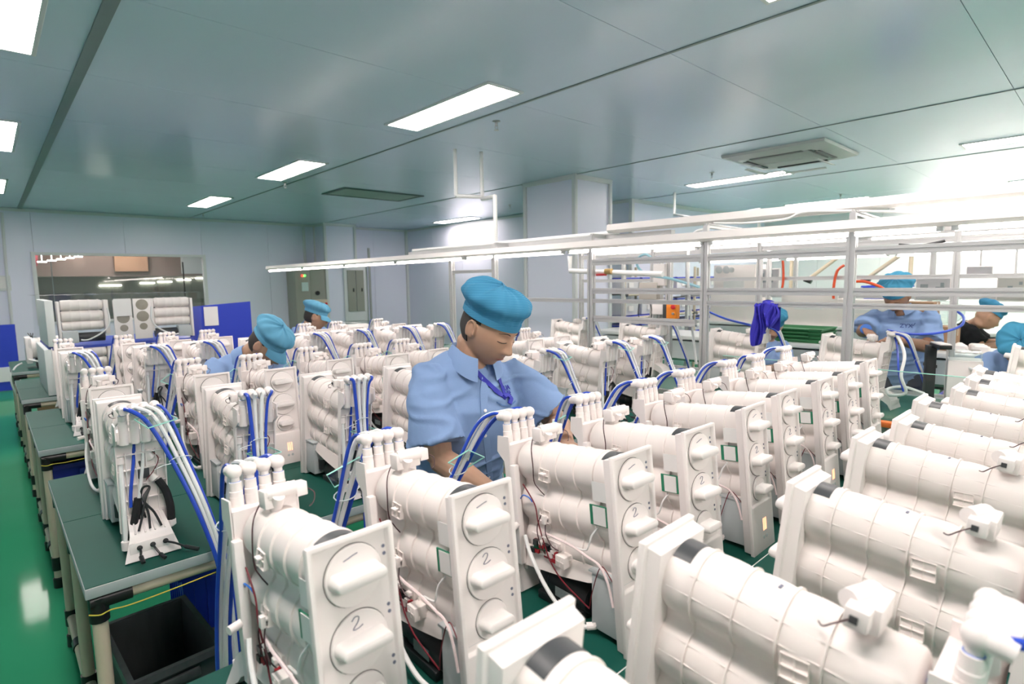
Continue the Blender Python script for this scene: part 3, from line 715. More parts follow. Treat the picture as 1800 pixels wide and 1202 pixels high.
def outline(dr, n=26, zlow=.150, valley=.030):
    pts = []
    for i in range(n):
        z = zlow + (CIRC[0][0]-zlow)*i/n
        ws = [max(0, (R+dr)**2-(z-zc)**2)**.5 for zc, R in CIRC]
        pts.append((max(max(ws), valley+dr), z))
    # finer crown
    crown = []
    zc, R = CIRC[0]; R += dr
    for k in range(1, 10):
        a = k/10*PI/2
        crown.append((R*math.cos(a), zc+R*math.sin(a)))
    body = pts + [(R, zc)] + crown
    body[0] = (.034+dr, zlow)
    return body
def ring(dr, y):
    o = outline(dr)
    return [V((w_, y, z)) for w_, z in o] + [V((0, y, CIRC[0][0]+CIRC[0][1]+dr))] + [V((-w_, y, z)) for w_, z in reversed(o)]
RIBY = [.078, .138, .196, .250]
def housing_mesh(y1=.335):
    st = [.030]+RIBY+[y1]; rr = []
    for i, (a, b) in enumerate(zip(st, st[1:])):
        for k in range(5):
            t = k/4; rr.append(ring(-.0015+.0022*math.sin(PI*t)**.7, a+(b-a)*(t*.98+.01)))
    rr.append(ring(-.006, y1+.004)); rr.append(ring(-.02, y1+.008))
    return MB().rings(rr).mesh('filter_housing', WHITE2, ang=.9)
def rib_mesh():
    return MB().rings([ring(-.003, -.002), ring(.0028, -.0014), ring(.0028, .0014), ring(-.003, .002)]).mesh('rib', WHITE2)
def knob_mesh(R):
    return MB().lathe([(R, .010), (R, .0045), (R-.0012, .0035), (R*.5, .003), (.001, .003)], ax=(0, 1, 0), seg=32).mesh('filter_knob', WHITE)
def groove_mesh(R):
    return MB().lathe([(R+.0012, .0084), (R+.0012, .0079), (R-.0008, .0079), (R-.0008, .0084)], ax=(0, 1, 0), seg=32).mesh('groove', SLIT)
def handle_mesh(R):
    L = R*.86; mb = MB(); rr = []
    for y, l, h in ((.004, L*1.03, .0135), (-.002, L*.99, .0112), (-.021, L*.97, .0102), (-.0245, L*.955, .0088), (-.0258, L*.92, .006)):
        pr = []
        for k in range(24):
            a = 2*PI*k/24; cx = (l-h) if math.cos(a) > 0 else -(l-h)
            pr.append(V((cx+h*math.cos(a), y, h*math.sin(a))))
        rr.append(pr)
    return mb.rings(rr).mesh('handle', WARM)
def lug_mesh():
    mb = MB(); bm = mb.bm
    mb.box((0, 0, 0), (.034, .010, .030))
    f = [x for x in bm.faces if x.normal.y < -.9 or all(abs(v.co.y+.005) < 1e-6 for v in x.verts)][0]
    bmesh.ops.subdivide_edges(bm, edges=list(f.edges), cuts=1, use_grid_fill=True)
    fs = [x for x in bm.faces if all(abs(v.co.y+.005) < 1e-6 for v in x.verts)]
    r = bmesh.ops.inset_individual(bm, faces=fs, thickness=.0014, depth=-.0045)
    return mb.mesh('snap_lug', WHITE2)
def band_mesh():
    R = CIRC[0][1]+.0012; zc = CIRC[0][0]
    rr = []
    for k in range(15):
        a = math.radians(128-76*k/14); c, s_ = math.cos(a), math.sin(a)
        rr.append([V((r*c, y, zc+r*s_)) for r, y in ((R-.004, .036), (R, .036), (R, .064), (R-.004, .064))])
    return MB().rings(rr).mesh('cap_band', CHARC)
def scribble(n):
    if n == 1: p = [(-.012, .001), (-.004, .003), (.004, .0055), (.012, .007)]
    else: p = [(-.008, .010), (-.002, .015), (.004, .013), (.002, .006), (-.005, -.001), (-.006, -.004), (.002, -.004), (.010, -.001)]
    return MB().tube(spl([(x, .0026, z) for x, z in p], 5), .0007, 6).mesh('handwriting', PENM)

MESH = dict(plate=plate_mesh(), housing=housing_mesh(), rib=rib_mesh(), lug=lug_mesh(), band=band_mesh(),
            kb=knob_mesh(.0475), ks=knob_mesh(.036), gb=groove_mesh(.0475), gs=groove_mesh(.036), hb=handle_mesh(.050), hs=handle_mesh(.037),
            s1=scribble(1), s2=scribble(2))
def put(name, me, parent, loc=(0, 0, 0), rot=(0, 0, 0)):
    o = bpy.data.objects.new(name, me); COL.objects.link(o); o.parent = parent; o.location = loc; o.rotation_euler = rot
    return o
ct, st_ = math.cos(TILT), math.sin(TILT)
def tl(x, y, z):                      # tilted -> unit frame
    return V((x, y*ct+z*st_, -y*st_+z*ct))
MESH['collar'] = MB().lathe([(.0095, 0), (.0105, .001), (.0105, .006), (.0095, .007)], seg=14).mesh('collar', BLUE2)
def elbow_mesh():
    mb = MB()
    mb.lathe([(.012, 0), (.0125, .012), (.0115, .013), (.0115, .030), (.0085, .031), (.0085, .042)], seg=14)
    mb.sphere((0, 0, .050), .0145, 14)
    mb.tube([(0, .004, .050), (0, .018, .050), (0, .030, .048)], [.012, .0125, .0115], 12)
    return mb.mesh('elbow_fitting', WHITE)
MESH['elbow'] = elbow_mesh()
def mk(fn, name, m): return fn(MB()).mesh(name, m)
# back bracket with ears and a lattice
def bracket_mesh():
    mb = MB()
    mb.box((0, .352, .235), (.126, .008, .39))
    for sx in (-1, 1):
        mb.poly([(sx*.066, .348, .30), (sx*.066, .348, .452), (sx*.066, .392, .452), (sx*.066, .398, .410), (sx*.066, .372, .385), (sx*.066, .364, .10), (sx*.066, .348, .10)], (sx*-.004, 0, 0))
    for z in (.10, .15, .20, .25, .30, .35): mb.box((0, .360, z), (.128, .012, .003))
    for x in (-.04, -.013, .013, .04): mb.box((x, .360, .225), (.003, .011, .26))
    return mb.mesh('back_bracket', WHITE)
MESH['bracket'] = bracket_mesh()
def manifold_mesh():
    mb = MB()
    mb.box((0, .366, .412), (.122, .030, .040), bev=.003)
    for x in (-.042, -.014, .014, .042): mb.tube([(x, .377, .390), (x, .377, .452)], .0128, 14)
    return mb.mesh('manifold', WHITE)
MESH['manifold'] = manifold_mesh()
def valve_mesh():
    mb = MB()
    mb.box((.0, .280, .457), (.060, .032, .034), bev=.003)
    mb.tube([(-.02, .275, .466), (.028, .260, .470)], [.015, .013], 14)
    mb.tube([(-.006, .285, .425), (-.006, .258, .462)], .011, 12)
    mb.box((.040, .275, .462), (.022, .026, .026), bev=.002)
    return mb.mesh('inlet_valve', WHITE)
MESH['valve'] = valve_mesh()
MESH['socket'] = mk(lambda b: b.box((.052, .273, .462), (.003, .009, .009)), 'socket', CHARC)
MESH['vwire'] = mk(lambda b: b.tube(spl([(.052, .268, .460), (.060, .256, .452), (.052, .244, .438), (.040, .236, .434)], 5), .0011, 6), 'wire', DARKW)
MESH['power'] = mk(lambda b: b.box((.002, .072, .083), (.112, .092, .135), bev=.004, taper=(1, 1)).box((.002, .074, .153), (.118, .1, .005)), 'power_box', GREYBOX)
def tray_mesh():
    mb = MB(); rr = []
    for y, z0, wd in ((.04, .150, .050), (.12, .128, .050), (.20, .120, .052), (.28, .118, .055), (.335, .116, .056)):
        rr.append([V((-wd, y, z0)), V((wd, y, z0)), V((wd*.75, y, .165)), V((-wd*.75, y, .165))])
    return mb.rings(rr).mesh('lower_tray', WHITE2)
MESH['tray'] = tray_mesh()
def pump_mesh():
    mb = MB()
    mb.lathe([(.02, 0), (.036, .004), (.038, .012), (.038, .13), (.034, .135), (.034, .165), (.025, .17)], p0=(0, .150, .046), ax=(0, 1, 0), seg=20)
    mb.box((0, .235, .012), (.085, .15, .022), bev=.003)
    return mb.mesh('pump', BLACK)
MESH['pump'] = pump_mesh()
MESH['pumplabel'] = mk(lambda b: b.poly([(-.0386, .19, .03), (-.0386, .25, .03), (-.0386, .25, .055), (-.0386, .19, .055)], (-.0006, 0, 0)), 'rating_label', mat('rating_label', (.25, .30, .30), .5, noise_amt=.3, scale=200))
MESH['motor'] = mk(lambda b: b.lathe([(.002, 0), (.017, .001), (.017, .04), (.008, .042), (.003, .05)], p0=(.030, .150, .085), ax=(0, 0, 1), seg=16), 'motor', STEEL)
MESH['motorcase'] = mk(lambda b: b.lathe([(.015, 0), (.021, .002), (.021, .045), (.018, .046)], p0=(.030, .150, .042), ax=(0, 0, 1), seg=16), 'motor_case', BLACK)
def board_mesh():
    mb = MB(); mb.box((-.045, .275, .150), (.006, .10, .05)); return mb.mesh('control_board', WHITE2)
MESH['board'] = board_mesh()
def comp(seed, m, n=7):
    r = random.Random(seed); mb = MB()
    for _ in range(n):
        mb.box((-.050-r.random()*.006, .232+r.random()*.085, .132+r.random()*.036), (.006+r.random()*.006, .006+r.random()*.012, .005+r.random()*.01))
    return mb.mesh('component', m)
MESH['comp1'] = comp(1, mat('red_component', (.35, .02, .03), .4, noise_amt=.1)); MESH['comp2'] = comp(2, BLACK); MESH['comp3'] = comp(3, PCB, 4); MESH['comp4'] = comp(4, WHITE, 8)
MESH['term'] = mk(lambda b: b.box((-.052, .205, .145), (.034, .03, .028), bev=.001).box((-.0685, .205, .145), (.003, .022, .003)).box((-.0685, .205, .145), (.003, .003, .02)), 'terminal_block', WHITE2)
def wires(m, paths, r, name='wire', seg=6):
    mb = MB()
    for p in paths: mb.tube(spl(p, 6), r, seg)
    return mb.mesh(name, m)
MESH['harness'] = wires(DARKW, [[(.01, .318, .462), (-.02, .300, .452), (-.045, .285, .425), (-.056, .272, .385), (-.056, .272, .345), (-.050, .262, .325), (-.040, .248, .30), (-.050, .256, .27), (-.062, .268, .23), (-.062, .262, .19), (-.058, .25, .165)]], .0014, 'wire')
MESH['redwire'] = wires(REDW, [[(-.058, .345, .30), (-.060, .300, .26), (-.063, .285, .22), (-.060, .268, .17), (-.064, .24, .13), (-.066, .20, .10), (-.062, .15, .075), (-.058, .12, .06)]], .0018, 'red_wire')
MESH['redwire2'] = wires(REDW, [[(-.058, .12, .062), (-.062, .11, .10), (-.060, .095, .155), (-.055, .085, .175), (-.058, .06, .16), (-.060, .04, .14)]], .0013, 'red_wire')
MESH['bluewire'] = wires(BLUE2, [[(-.060, .352, .26), (-.066, .335, .275), (-.062, .318, .272), (-.058, .310, .262)]], .0018, 'blue_wire')
MESH['ribbon'] = wires(PINKW, [[(-.058, .27, .195), (-.066, .22, .20), (-.068, .17, .20), (-.066, .12, .19), (-.064, .085, .18), (-.066, .06, .15), (-.066, .045, .10)]], .0030, 'ribbon_cable')
MESH['whitewire'] = wires(HOSE, [[(-.050, .10, .262), (-.060, .112, .24), (-.063, .118, .215), (-.060, .13, .20), (-.058, .17, .192)]], .0022, 'white_wire')
MESH['harness2'] = wires(DARKW, [[(-.056, .262, .235), (-.064, .258, .20), (-.066, .235, .175), (-.062, .215, .168)]], .0013, 'wire')
MESH['connector'] = mk(lambda b: b.box((-.064, .262, .232), (.009, .012, .022), bev=.001), 'plug_connector', WHITE)
MESH['clip'] = mk(lambda b: b.box((-.058, 0, 0), (.014, .016, .004), bev=.001), 'cable_clip', WHITE)
MESH['post'] = mk(lambda b: b.box((-.062, .338, .25), (.018, .020, .26), bev=.003).tube([(-.062, .338, .225), (-.094, .330, .222)], .0085, 12), 'side_post', WHITE)
MESH['drain'] = wires(HOSE, [[(-.066, .33, .17), (-.075, .30, .13), (-.080, .24, .07), (-.078, .18, .03), (-.068, .13, .016), (-.05, .115, .018)]], .0052, 'drain_hose', 8)
MESH['drainfit'] = mk(lambda b: b.tube([(-.062, .125, .016), (-.05, .112, .018), (-.045, .105, .03)], .009, 10), 'hose_fitting', WHITE)
MESH['sticker'] = mk(lambda b: b.poly([(0, -.021, -.022), (0, .021, -.022), (0, .021, .022), (0, -.021, .022)], (-.0012, 0, 0)), 'label_sticker', PAPER)
MESH['pcb'] = mk(lambda b: b.box((0, 0, 0), (.003, .060, .046)), 'circuit_board', PCB)
MESH['pcblab'] = mk(lambda b: b.box((-.0022, .002, 0), (.0014, .036, .042)), 'label_sticker', PAPER)
MESH['led'] = mk(lambda b: b.box((0, 0, 0), (.0042, .0012, .036)), 'indicator_light', ORANGEL)
MESH['btn'] = mk(lambda b: b.lathe([(.0055, .0008), (.0055, -.0008), (.0045, -.001), (.001, -.001)], ax=(0, 1, 0), seg=14), 'button', GREYBOX)
MESH['mark'] = mk(lambda b: b.lathe([(.003, .0004), (.003, -.0004), (.001, -.0004)], ax=(0, 1, 0), seg=10), 'lock_mark', PENM)
MESH['ridge'] = mk(lambda b: b.box((0, .185, .0), (.0012, .290, .0016)), 'mould_ridge', WHITE)
MESH['pmark'] = mk(lambda b: b.box((.004, .178, .4348), (.010, .004, .0012)), 'printed_mark', PENM)
# rear side
MESH['standpipe'] = wires(HOSE, [[(.052, .385, .30), (.054, .392, .24), (.056, .398, .14), (.058, .402, .05)]], .0075, 'stand_pipe', 10)
MESH['pfit'] = mk(lambda b: b.lathe([(.010, 0), (.013, .002), (.013, .022), (.010, .024)], p0=(.053, .386, .285), seg=12).tube([(.053, .386, .30), (.045, .372, .318)], .010, 10), 'pipe_fitting', WHITE)
MESH['pfit2'] = mk(lambda b: b.lathe([(.010, 0), (.0135, .002), (.0135, .028), (.010, .03)], p0=(.058, .402, .02), seg=12).tube([(.058, .402, .03), (.058, .38, .022)], .011, 10), 'pipe_fitting', WHITE)
MESH['riser'] = wires(HOSE, [[(.030, .378, .40), (.032, .378, .33), (.034, .376, .26)]], .0085, 'riser_pipe', 10)
MESH['bluepipe'] = wires(BLUE, [[(.012, .386, .375), (.018, .392, .30), (.034, .400, .20), (.038, .402, .15)]], .0048, 'blue_pipe', 8)
MESH['thinpipe'] = wires(HOSE, [[(-.010, .386, .37), (-.006, .394, .30), (.010, .402, .20), (.020, .404, .16)]], .0048, 'thin_pipe', 8)
MESH['sleeveL'] = wires(RUBBER, [[(.018, .405, .175), (.032, .406, .11), (.046, .404, .05)]], .0105, 'foam_sleeve', 10)
MESH['sleeveR'] = wires(RUBBER, [[(-.040, .390, .215), (-.056, .404, .18), (-.064, .412, .13), (-.064, .412, .085)]], .0115, 'foam_sleeve', 10)
MESH['sleevefit'] = mk(lambda b: b.lathe([(.010, 0), (.013, .002), (.013, .018), (.011, .02)], p0=(-.064, .412, .066), seg=12).tube([(-.064, .412, .07), (-.06, .39, .06)], .010, 10), 'pipe_fitting', WHITE)
MESH['sleevefit2'] = mk(lambda b: b.lathe([(.009, 0), (.013, .002), (.013, .026), (.010, .028)], p0=(-.035, .385, .215), ax=(.6, -.3, .8), seg=12), 'pipe_fitting', WHITE)
MESH['pswitch'] = mk(lambda b: b.box((-.004, .385, .245), (.030, .024, .030), bev=.002).tube([(-.004, .38, .26), (.004, .38, .285)], .007, 10), 'pressure_switch', CHARC)
MESH['rearvalve'] = mk(lambda b: b.lathe([(.012, -.02), (.016, -.016), (.016, .016), (.012, .02)], p0=(-.020, .378, .300), ax=(.5, 0, .85), seg=14).sphere((-.046, .376, .275), .014, 10), 'rear_valve', WHITE)
MESH['rearwire'] = wires(REDW, [[(-.03, .39, .31), (-.045, .40, .285), (-.03, .40, .25), (-.008, .40, .225)]], .0014, 'red_wire')
MESH['blackcable'] = wires(BLACK, [[(x0*.3+.01, .395, .10), (.012, .40, .17), (.004, .41, .205), (-.012, .418, .205), (.006-x0*.1, .43, .175), (x0*.5, .438, .13), (x0, .446, .085)] for x0 in (-.030, 0, .030)], .0034, 'black_cable')
def foot_mesh():
    mb = MB(); rr = []
    for y, z, wd in ((.345, .115, .045), (.385, .110, .047), (.42, .095, .050), (.445, .078, .053), (.452, .066, .056), (.470, .004, .074)):
        rr.append([V((-wd, y, z)), V((wd, y, z)), V((wd, y-.006 if y > .35 else y, max(.002, z-.05) if y < .46 else .0)), V((-wd, y-.006 if y > .35 else y, max(.002, z-.05) if y < .46 else .0))])
    mb.rings(rr)
    for x in (-.036, -.012, .012, .036): mb.tube([(x, .345, .118), (x, .395, .110), (x*1.04, .43, .092), (x*1.08, .447, .078)], .0025, 6)
    mb.box((0, .4625, .034), (.118, .003, .046), M=None, bev=.001)
    return mb.mesh('foot_panel', WHITE)
MESH['foot'] = foot_mesh()
MESH['fsock'] = mk(lambda b: b.lathe([(.0075, 0), (.0075, .006), (.005, .007)], ax=(0, 1, .25), seg=12), 'cable_socket', BLACK)
def plugs(k):
    p = [[(0, .005, 0), (0, .018, -.006), (.002-.006*k, .026, -.016), (-.004*k, .045, -.030)], [(0, .005, 0), (-.004, .02, -.008), (-.012, .036, -.022), (-.02, .055, -.030)], [(0, .005, 0), (-.02, .022, -.006), (-.045, .04, -.02), (-.075, .062, -.031)]][k]
    q = spl(p, 6); n = len(q)
    return MB().tube(q, [.0032 if i < n*.62 else .0062 for i in range(n)], 8).mesh('cable_plug', BLACK)
for k in range(3): MESH['plug%d' % k] = plugs(k)

EX = (-.042, -.014, .014, .042)
def hose_meshes(drift, drop, out, tag_):
    """four hoses from the elbows, arcing out over the bench edge and down"""
    L = []
    base = [(0, .438, .460), (drift*.06, .470, .462), (drift*.22, .42+out*.40, .425), (drift*.46, .40+out*.66, .30), (drift*.75, .40+out*.9, .11), (drift*.95, .40+out, -.09), (drift, .40+out*1.0, -.09-drop)]
    for i, (x, r, m) in enumerate(((EX[0], .0045, BLUE), (EX[1], .0060, HOSE), (EX[2], .0060, HOSE), (EX[3], .0062, BLUE))):
        p = []
        for j, q in enumerate(base):
            k = [1, .95, .72, .5, .36, .32, .34][j]
            p.append((x*k + q[0], q[1] + (.006*(i % 2) if j > 1 else 0) , q[2] + (.010*(i in (1, 2)) if 1 < j < 5 else 0)))
        L.append(MB().tube(spl(p, 6), r, 8).mesh('hose', m))
    q = V(base[3]); t = (V(base[4])-V(base[2])).normalized(); n = t.orthogonal()
    mb = MB(); mb.tube([q+V((.030*math.cos(a), .004+.010*math.sin(a)*.8, .012*math.sin(a)+.004)) for a in [2*PI*k/14 for k in range(15)]], .0016, 6, upv=t)
    mb.tube([q+V((.028, .012, 0)), q+V((.05, .03, .004)), q+V((.075, .034, -.002))], .0013, 6)
    L.append(mb.mesh('cable_tie', TIE))
    return L
def jig_meshes():
    a = MB().box((0, 0, 0), (.085, .0030, .070)).mesh('acrylic_tag', CLEAR)
    b = MB()
    b.rings([[V((sx*(.0425+e), y, sz*(.035+e))) for sx, sz in ((-1, -1), (1, -1), (1, 1), (-1, 1))] for e, y in ((-.0012, -.0017), (.0002, -.0017), (.0002, .0017), (-.0012, .0017))], closed=True)
    return a, b.mesh('green_edge', GREENEDGE), MB().tube([(.0, 0, .0), (.004, .010, .006), (.012, .02, .006)], .006, 8).mesh('tag_clip', WHITE)
JIG = jig_meshes()
HS = {}
def unit(lod, hoses=None, jig=None, side=True, handle3=False, scrib=False, wire=True):
    r = empty('purifier_unit')
    P = lambda n, key, rot=TR, loc=(0, 0, 0), par=None: put(n, MESH[key], par or r, loc, rot)
    pl = P('front_plate', 'plate')
    h = P('filter_housing', 'housing')
    if lod >= 1:
        for yy in RIBY: P('rib', 'rib', (0, 0, 0), (0, yy, 0), h)
        P('cap_band', 'band')
    for k, (zc, rk) in enumerate(((.379, 'b'), (.2755, 'b'), (.188, 's'))):
        kn = P('filter_knob', 'k'+rk, TR, tl(0, 0, zc))
        hd = put('handle', MESH['h'+rk], kn, (0, 0, 0), (0, .0 if not (handle3 and k == 2) else -.75, 0))
        if lod >= 1: put('groove', MESH['g'+rk], kn)
        if scrib and k < 2: put('handwriting', MESH['s%d' % (k+1)], kn, (-.004, 0, .026))
    for x, yy, z, s_ in ((.052, .222, .366, 1), (.052, .222, .258, 1), (-.053, .235, .366, -1), (-.052, .245, .262, -1)):
        if lod >= 2 or s_ == 1: P('snap_lug', 'lug', (-TILT, 0, PI/2*s_), tl(x, yy, z))
    if lod >= 1:
        for k in (-1, 0, 1): put('indicator_light', MESH['led'], pl, (.008+k*.0085, -.0004, .078))
    if lod >= 2:
        for k in (-1, 1): put('button', MESH['btn'], pl, (.008+k*.009, 0, .040))
        if scrib:
            for z in (.405, .310, .225): put('lock_mark', MESH['mark'], pl, (.056, .0082, z)); put('lock_mark', MESH['mark'], pl, (.0565, .0082, z-.012))
    P('back_bracket', 'bracket'); P('manifold', 'manifold')
    P('inlet_valve', 'valve')
    for x in EX:
        e = P('elbow_fitting', 'elbow', TR, tl(x, .377, .450))
        if lod >= 1: put('collar', MESH['collar'], e, (0, 0, .024))
    P('power_box', 'power', (0, 0, 0)); P('lower_tray', 'tray')
    pu = P('pump', 'pump', (0, 0, 0))
    if lod >= 1:
        P('foot_panel', 'foot', (0, 0, 0))
    if side:
        P('label_sticker', 'sticker', TR, tl(-.0545, .058, .355))
        b = P('circuit_board', 'pcb', TR, tl(-.055, .060, .300)); put('label_sticker', MESH['pcblab'], b)
        if wire:
            P('wire', 'harness'); P('red_wire', 'redwire', (0, 0, 0))
    if lod >= 2 and not side:
        for zc in (.381, .276):
            for a in (.10, .62): put('mould_ridge', MESH['ridge'], h, (.0528*math.cos(a), 0, zc+.0528*math.sin(a)), (0, PI/2-a, 0))
        put('printed_mark', MESH['pmark'], h)
    if lod >= 2:
        v = [o for o in r.children if o.name.startswith('inlet_valve')][0]
        put('socket', MESH['socket'], v); put('wire', MESH['vwire'], v)
        if side:
            for n, k in (('red_wire', 'redwire2'), ('blue_wire', 'bluewire'), ('ribbon_cable', 'ribbon'), ('white_wire', 'whitewire'), ('drain_hose', 'drain')): P(n, k, (0, 0, 0))
            P('hose_fitting', 'drainfit', (0, 0, 0)); P('wire', 'harness2', (0, 0, 0)); P('plug_connector', 'connector', (0, 0, 0)); P('side_post', 'post')
            for yy, zz in ((.272, .345), (.264, .235), (.262, .185)): P('cable_clip', 'clip', (0, 0, 0), (0, yy, zz))
            put('rating_label', MESH['pumplabel'], pu)
            bd = P('control_board', 'board', (0, 0, 0))
            for k in (1, 2, 3, 4): tag(put('component', MESH['comp%d' % k], bd), kind='stuff')
            P('terminal_block', 'term', (0, 0, 0))
        else:
            put('motor', MESH['motor'], pu); put('motor_case', MESH['motorcase'], pu)
    return r
def rear(r, lod=2):
    P = lambda n, key, rot=(0, 0, 0), loc=(0, 0, 0), par=None: put(n, MESH[key], par or r, loc, rot)
    P('stand_pipe', 'standpipe'); P('pipe_fitting', 'pfit'); P('pipe_fitting', 'pfit2'); P('blue_pipe', 'bluepipe'); P('thin_pipe', 'thinpipe')
    P('foam_sleeve', 'sleeveL'); P('foam_sleeve', 'sleeveR')
    P('black_cable', 'blackcable')
    f = [o for o in r.children if o.name.startswith('foot_panel')][0]
    for k, x in enumerate((.034, .0, -.034)): put('cable_socket', MESH['fsock'], f, (x, .4625, .040)); put('cable_plug', MESH['plug%d' % k], f, (x, .464, .040))
    if lod >= 2:
        P('riser_pipe', 'riser'); P('pipe_fitting', 'sleevefit'); P('pipe_fitting', 'sleevefit2'); P('pressure_switch', 'pswitch'); P('rear_valve', 'rearvalve'); P('red_wire', 'rearwire')
def add_hoses(r, hs, jig=None):
    for k, me in enumerate(hs[:4]): put('hose', me, r)
    put('cable_tie', hs[4], r)
    if jig:
        a = put('acrylic_tag', JIG[0], r, jig[0], jig[1]); put('green_edge', JIG[1], a); put('tag_clip', JIG[2], a)
# ------------------------------------------------------------------ benches
TT = .7487
PIPE_R = .0195
LEGM = MB().tube([(0, 0, 0), (0, 0, .70)], PIPE_R, 14).mesh('leg', BEIGE)
JM = MB().tube([(0, 0, -.035), (0, 0, .035)], PIPE_R+.005, 14).mesh('joint', JOINT)
FOOTM = MB().lathe([(PIPE_R+.006, 0), (PIPE_R+.006, .05), (PIPE_R+.002, .055)], seg=14).mesh('leg_cap', JOINT)
def bench(y0, y1, x0, x1, label, legs=(), right=True):
    t = empty('workbench', (x0, y0, 0), 0, label, 'workbench', 'green topped pipe workbenches')
    L, D = x1-x0, y1-y0
    MB().box((L/2, D/2, TT-.018), (L, D, .030), bev=.002).build('tabletop', EDGE_G, t)
    nx = max(2, round(L/1.2))
    for i in range(nx):
        for a, b in ((0, D/2), (D/2, D)):
            MB().box((L*(i+.5)/nx, (a+b)/2, TT-.0015), (L/nx-.004, b-a-.005, .003)).build('bench_mat', MAT_G, t)
    MB().box((L/2, D/2, TT-.0028), (L-.004, D-.004, .001)).build('seam_strip', HOSE, t)
    for lx, ly in legs:
        l = put('leg', LEGM, t, (lx, ly, 0)); put('leg_cap', FOOTM, l); put('joint', JM, l, (0, 0, .67)); put('joint', JM, l, (0, 0, .13))
    for ly in (.03, D-.03):
        put('rail', MB().tube([(.02, ly, .695), (L-.02, ly, .695)], PIPE_R, 12).mesh('rail', BEIGE), t)
        jm = put('joint', MB().tube([(0, 0, 0), (.10, 0, 0)], PIPE_R+.005, 12).mesh('joint', JOINT), t, (.01, ly, .695))
    for lx in (.03, L-.03):
        put('rail', MB().tube([(lx, .02, .695), (lx, D-.02, .695)], PIPE_R, 12).mesh('rail', BEIGE), t)
        put('rail', MB().tube([(lx, .02, .13), (lx, D-.02, .13)], PIPE_R*.95, 12).mesh('rail', BEIGE), t)
    for s in (.25, .75):
        put('joint', MB().tube([(0, -.03, 0), (0, .03, 0)], PIPE_R+.004, 12).mesh('joint', JOINT), t, (.03, D*s, .13))
    return t
def leglist(D, L): return [(.03, .03), (.03, D/2), (.03, D-.03), (L/2, .03), (L/2, D-.03), (L-.03, .03), (L-.03, D-.03)]
BX0, BX1 = .130, 3.16
BN = [(.06, 1.270, 'first'), (1.875, 3.085, 'second'), (3.69, 4.92, 'third'), (5.48, 6.70, 'fourth'), (7.36, 8.50, 'fifth')]
bl = ['green topped bench closest to the camera, full of white units', 'green topped bench with the seam and trailing black plugs at its aisle corner', 'green topped bench behind the second, dark blue bin under its corner', 'green topped bench carrying the film-wrapped stack', 'green topped bench against the left wall, cardboard box underneath']
for (a, b, n), l in zip(BN, bl):
    x1 = BX1 if n != 'fifth' else 1.9
    bench(a, b, BX0, x1, l, leglist(b-a, x1-BX0))

# ------------------------------------------------------------------ units on the benches
HS['far'] = hose_meshes(-.26, .30, .21, 'a')
HS['far2'] = hose_meshes(-.12, .30, .18, 'b')
HS['far0'] = hose_meshes(-.03, .30, .24, 'f')
HS['near'] = hose_meshes(-.17, .34, .20, 'c')
HS['near2'] = hose_meshes(.03, .30, .11, 'd')
HS['near3'] = hose_meshes(-.10, .32, .24, 'e')
def place(proto, first, x, y, rz, label, group):
    o = proto if first else copy_tree(proto)
    o.location = (x, y, TT); o.rotation_euler = (0, 0, rz)
    tag(o, label, 'water purifier', group)
    return o
# bench 1, far row: knob plates face the camera
R2 = [(.379, .730, 1.5), (.649, .744, -1.6), (1.022, .671, -1.7), (1.309, .667, -2.3), (1.663, .681, 0), (1.934, .689, -.5), (2.273, .684, -.5), (2.534, .676, -.3), (2.911, .702, -.3)]
pA = unit(2, scrib=True); add_hoses(pA, HS['far'], ((-.10, .53, .33), (.9, .5, .3)))
pB = unit(2, scrib=True, handle3=False); add_hoses(pB, HS['far2'], ((-.05, .52, .36), (.7, -.4, -.3)))
p0 = unit(2, scrib=True); add_hoses(p0, HS['far0'])
fa, fb = True, True
for i, (x, y, a) in enumerate(R2):
    lab = f'white purifier unit with knobs facing the camera, {ORD[i]} from the aisle, first bench'
    g = 'first bench, row with knobs facing the camera'
    if i == 0: place(p0, True, x, y, math.radians(a), lab, g)
    elif i in (1, 3, 7): place(pB, fb, x, y, math.radians(a), lab, g); fb = False
    else: place(pA, fa, x, y, math.radians(a), lab, g); fa = False
# bench 1, near row: plates face away
R3 = [(.421, .480, -1.5), (.739, .500, .6), (1.139, .445, -1), (1.546, .455, -1.2), (1.806, .434, -.8), (2.118, .455, -.3), (2.419, .410, -.6), (2.690, .412, -.9), (2.954, .431, -.3)]
pC = unit(2, side=False); rear(pC, 1); add_hoses(pC, HS['near3'])
for i, (x, y, a) in enumerate(R3):
    place(pC, i == 0, x, y, PI+math.radians(a), f'white purifier unit with smooth tubes toward the camera, {ORD[i]} from the aisle, first bench', 'first bench, row with plates turned away')
# bench 2
pD = unit(2, side=False); rear(pD, 2); add_hoses(pD, HS['near'], ((-.03, .50, .43), (1.3, .1, .3)))
pE = unit(2, side=False); rear(pE, 2); add_hoses(pE, HS['near2'], ((0, .47, .26), (1.5, 0, .2)))
R1N = [(.310, 2.423, 0, 'D'), (.641, 2.394, 0, 'E'), (1.018, 2.397, 0, 'E'), (1.379, 2.328, 0, 'D'), (2.10, 2.42, 0, 'D'), (2.62, 2.40, 0, 'D'), (2.98, 2.40, 0, 'D')]
fd = {'D': True, 'E': True}
for i, (x, y, a, k) in enumerate(R1N):
    place(dict(D=pD, E=pE)[k], fd[k], x, y, PI, f'white purifier unit with black plugs at its foot, {ORD[i]} from the aisle, second bench', 'second bench, row with connectors facing the camera'); fd[k] = False
R1F = [.328, .692, .963, 1.293, 1.591, 1.879, 2.60, 2.89]
pF = unit(2); add_hoses(pF, HS['far2'], ((-.05, .52, .36), (.9, .5, .3)))
pF0 = unit(2); add_hoses(pF0, HS['far0'])
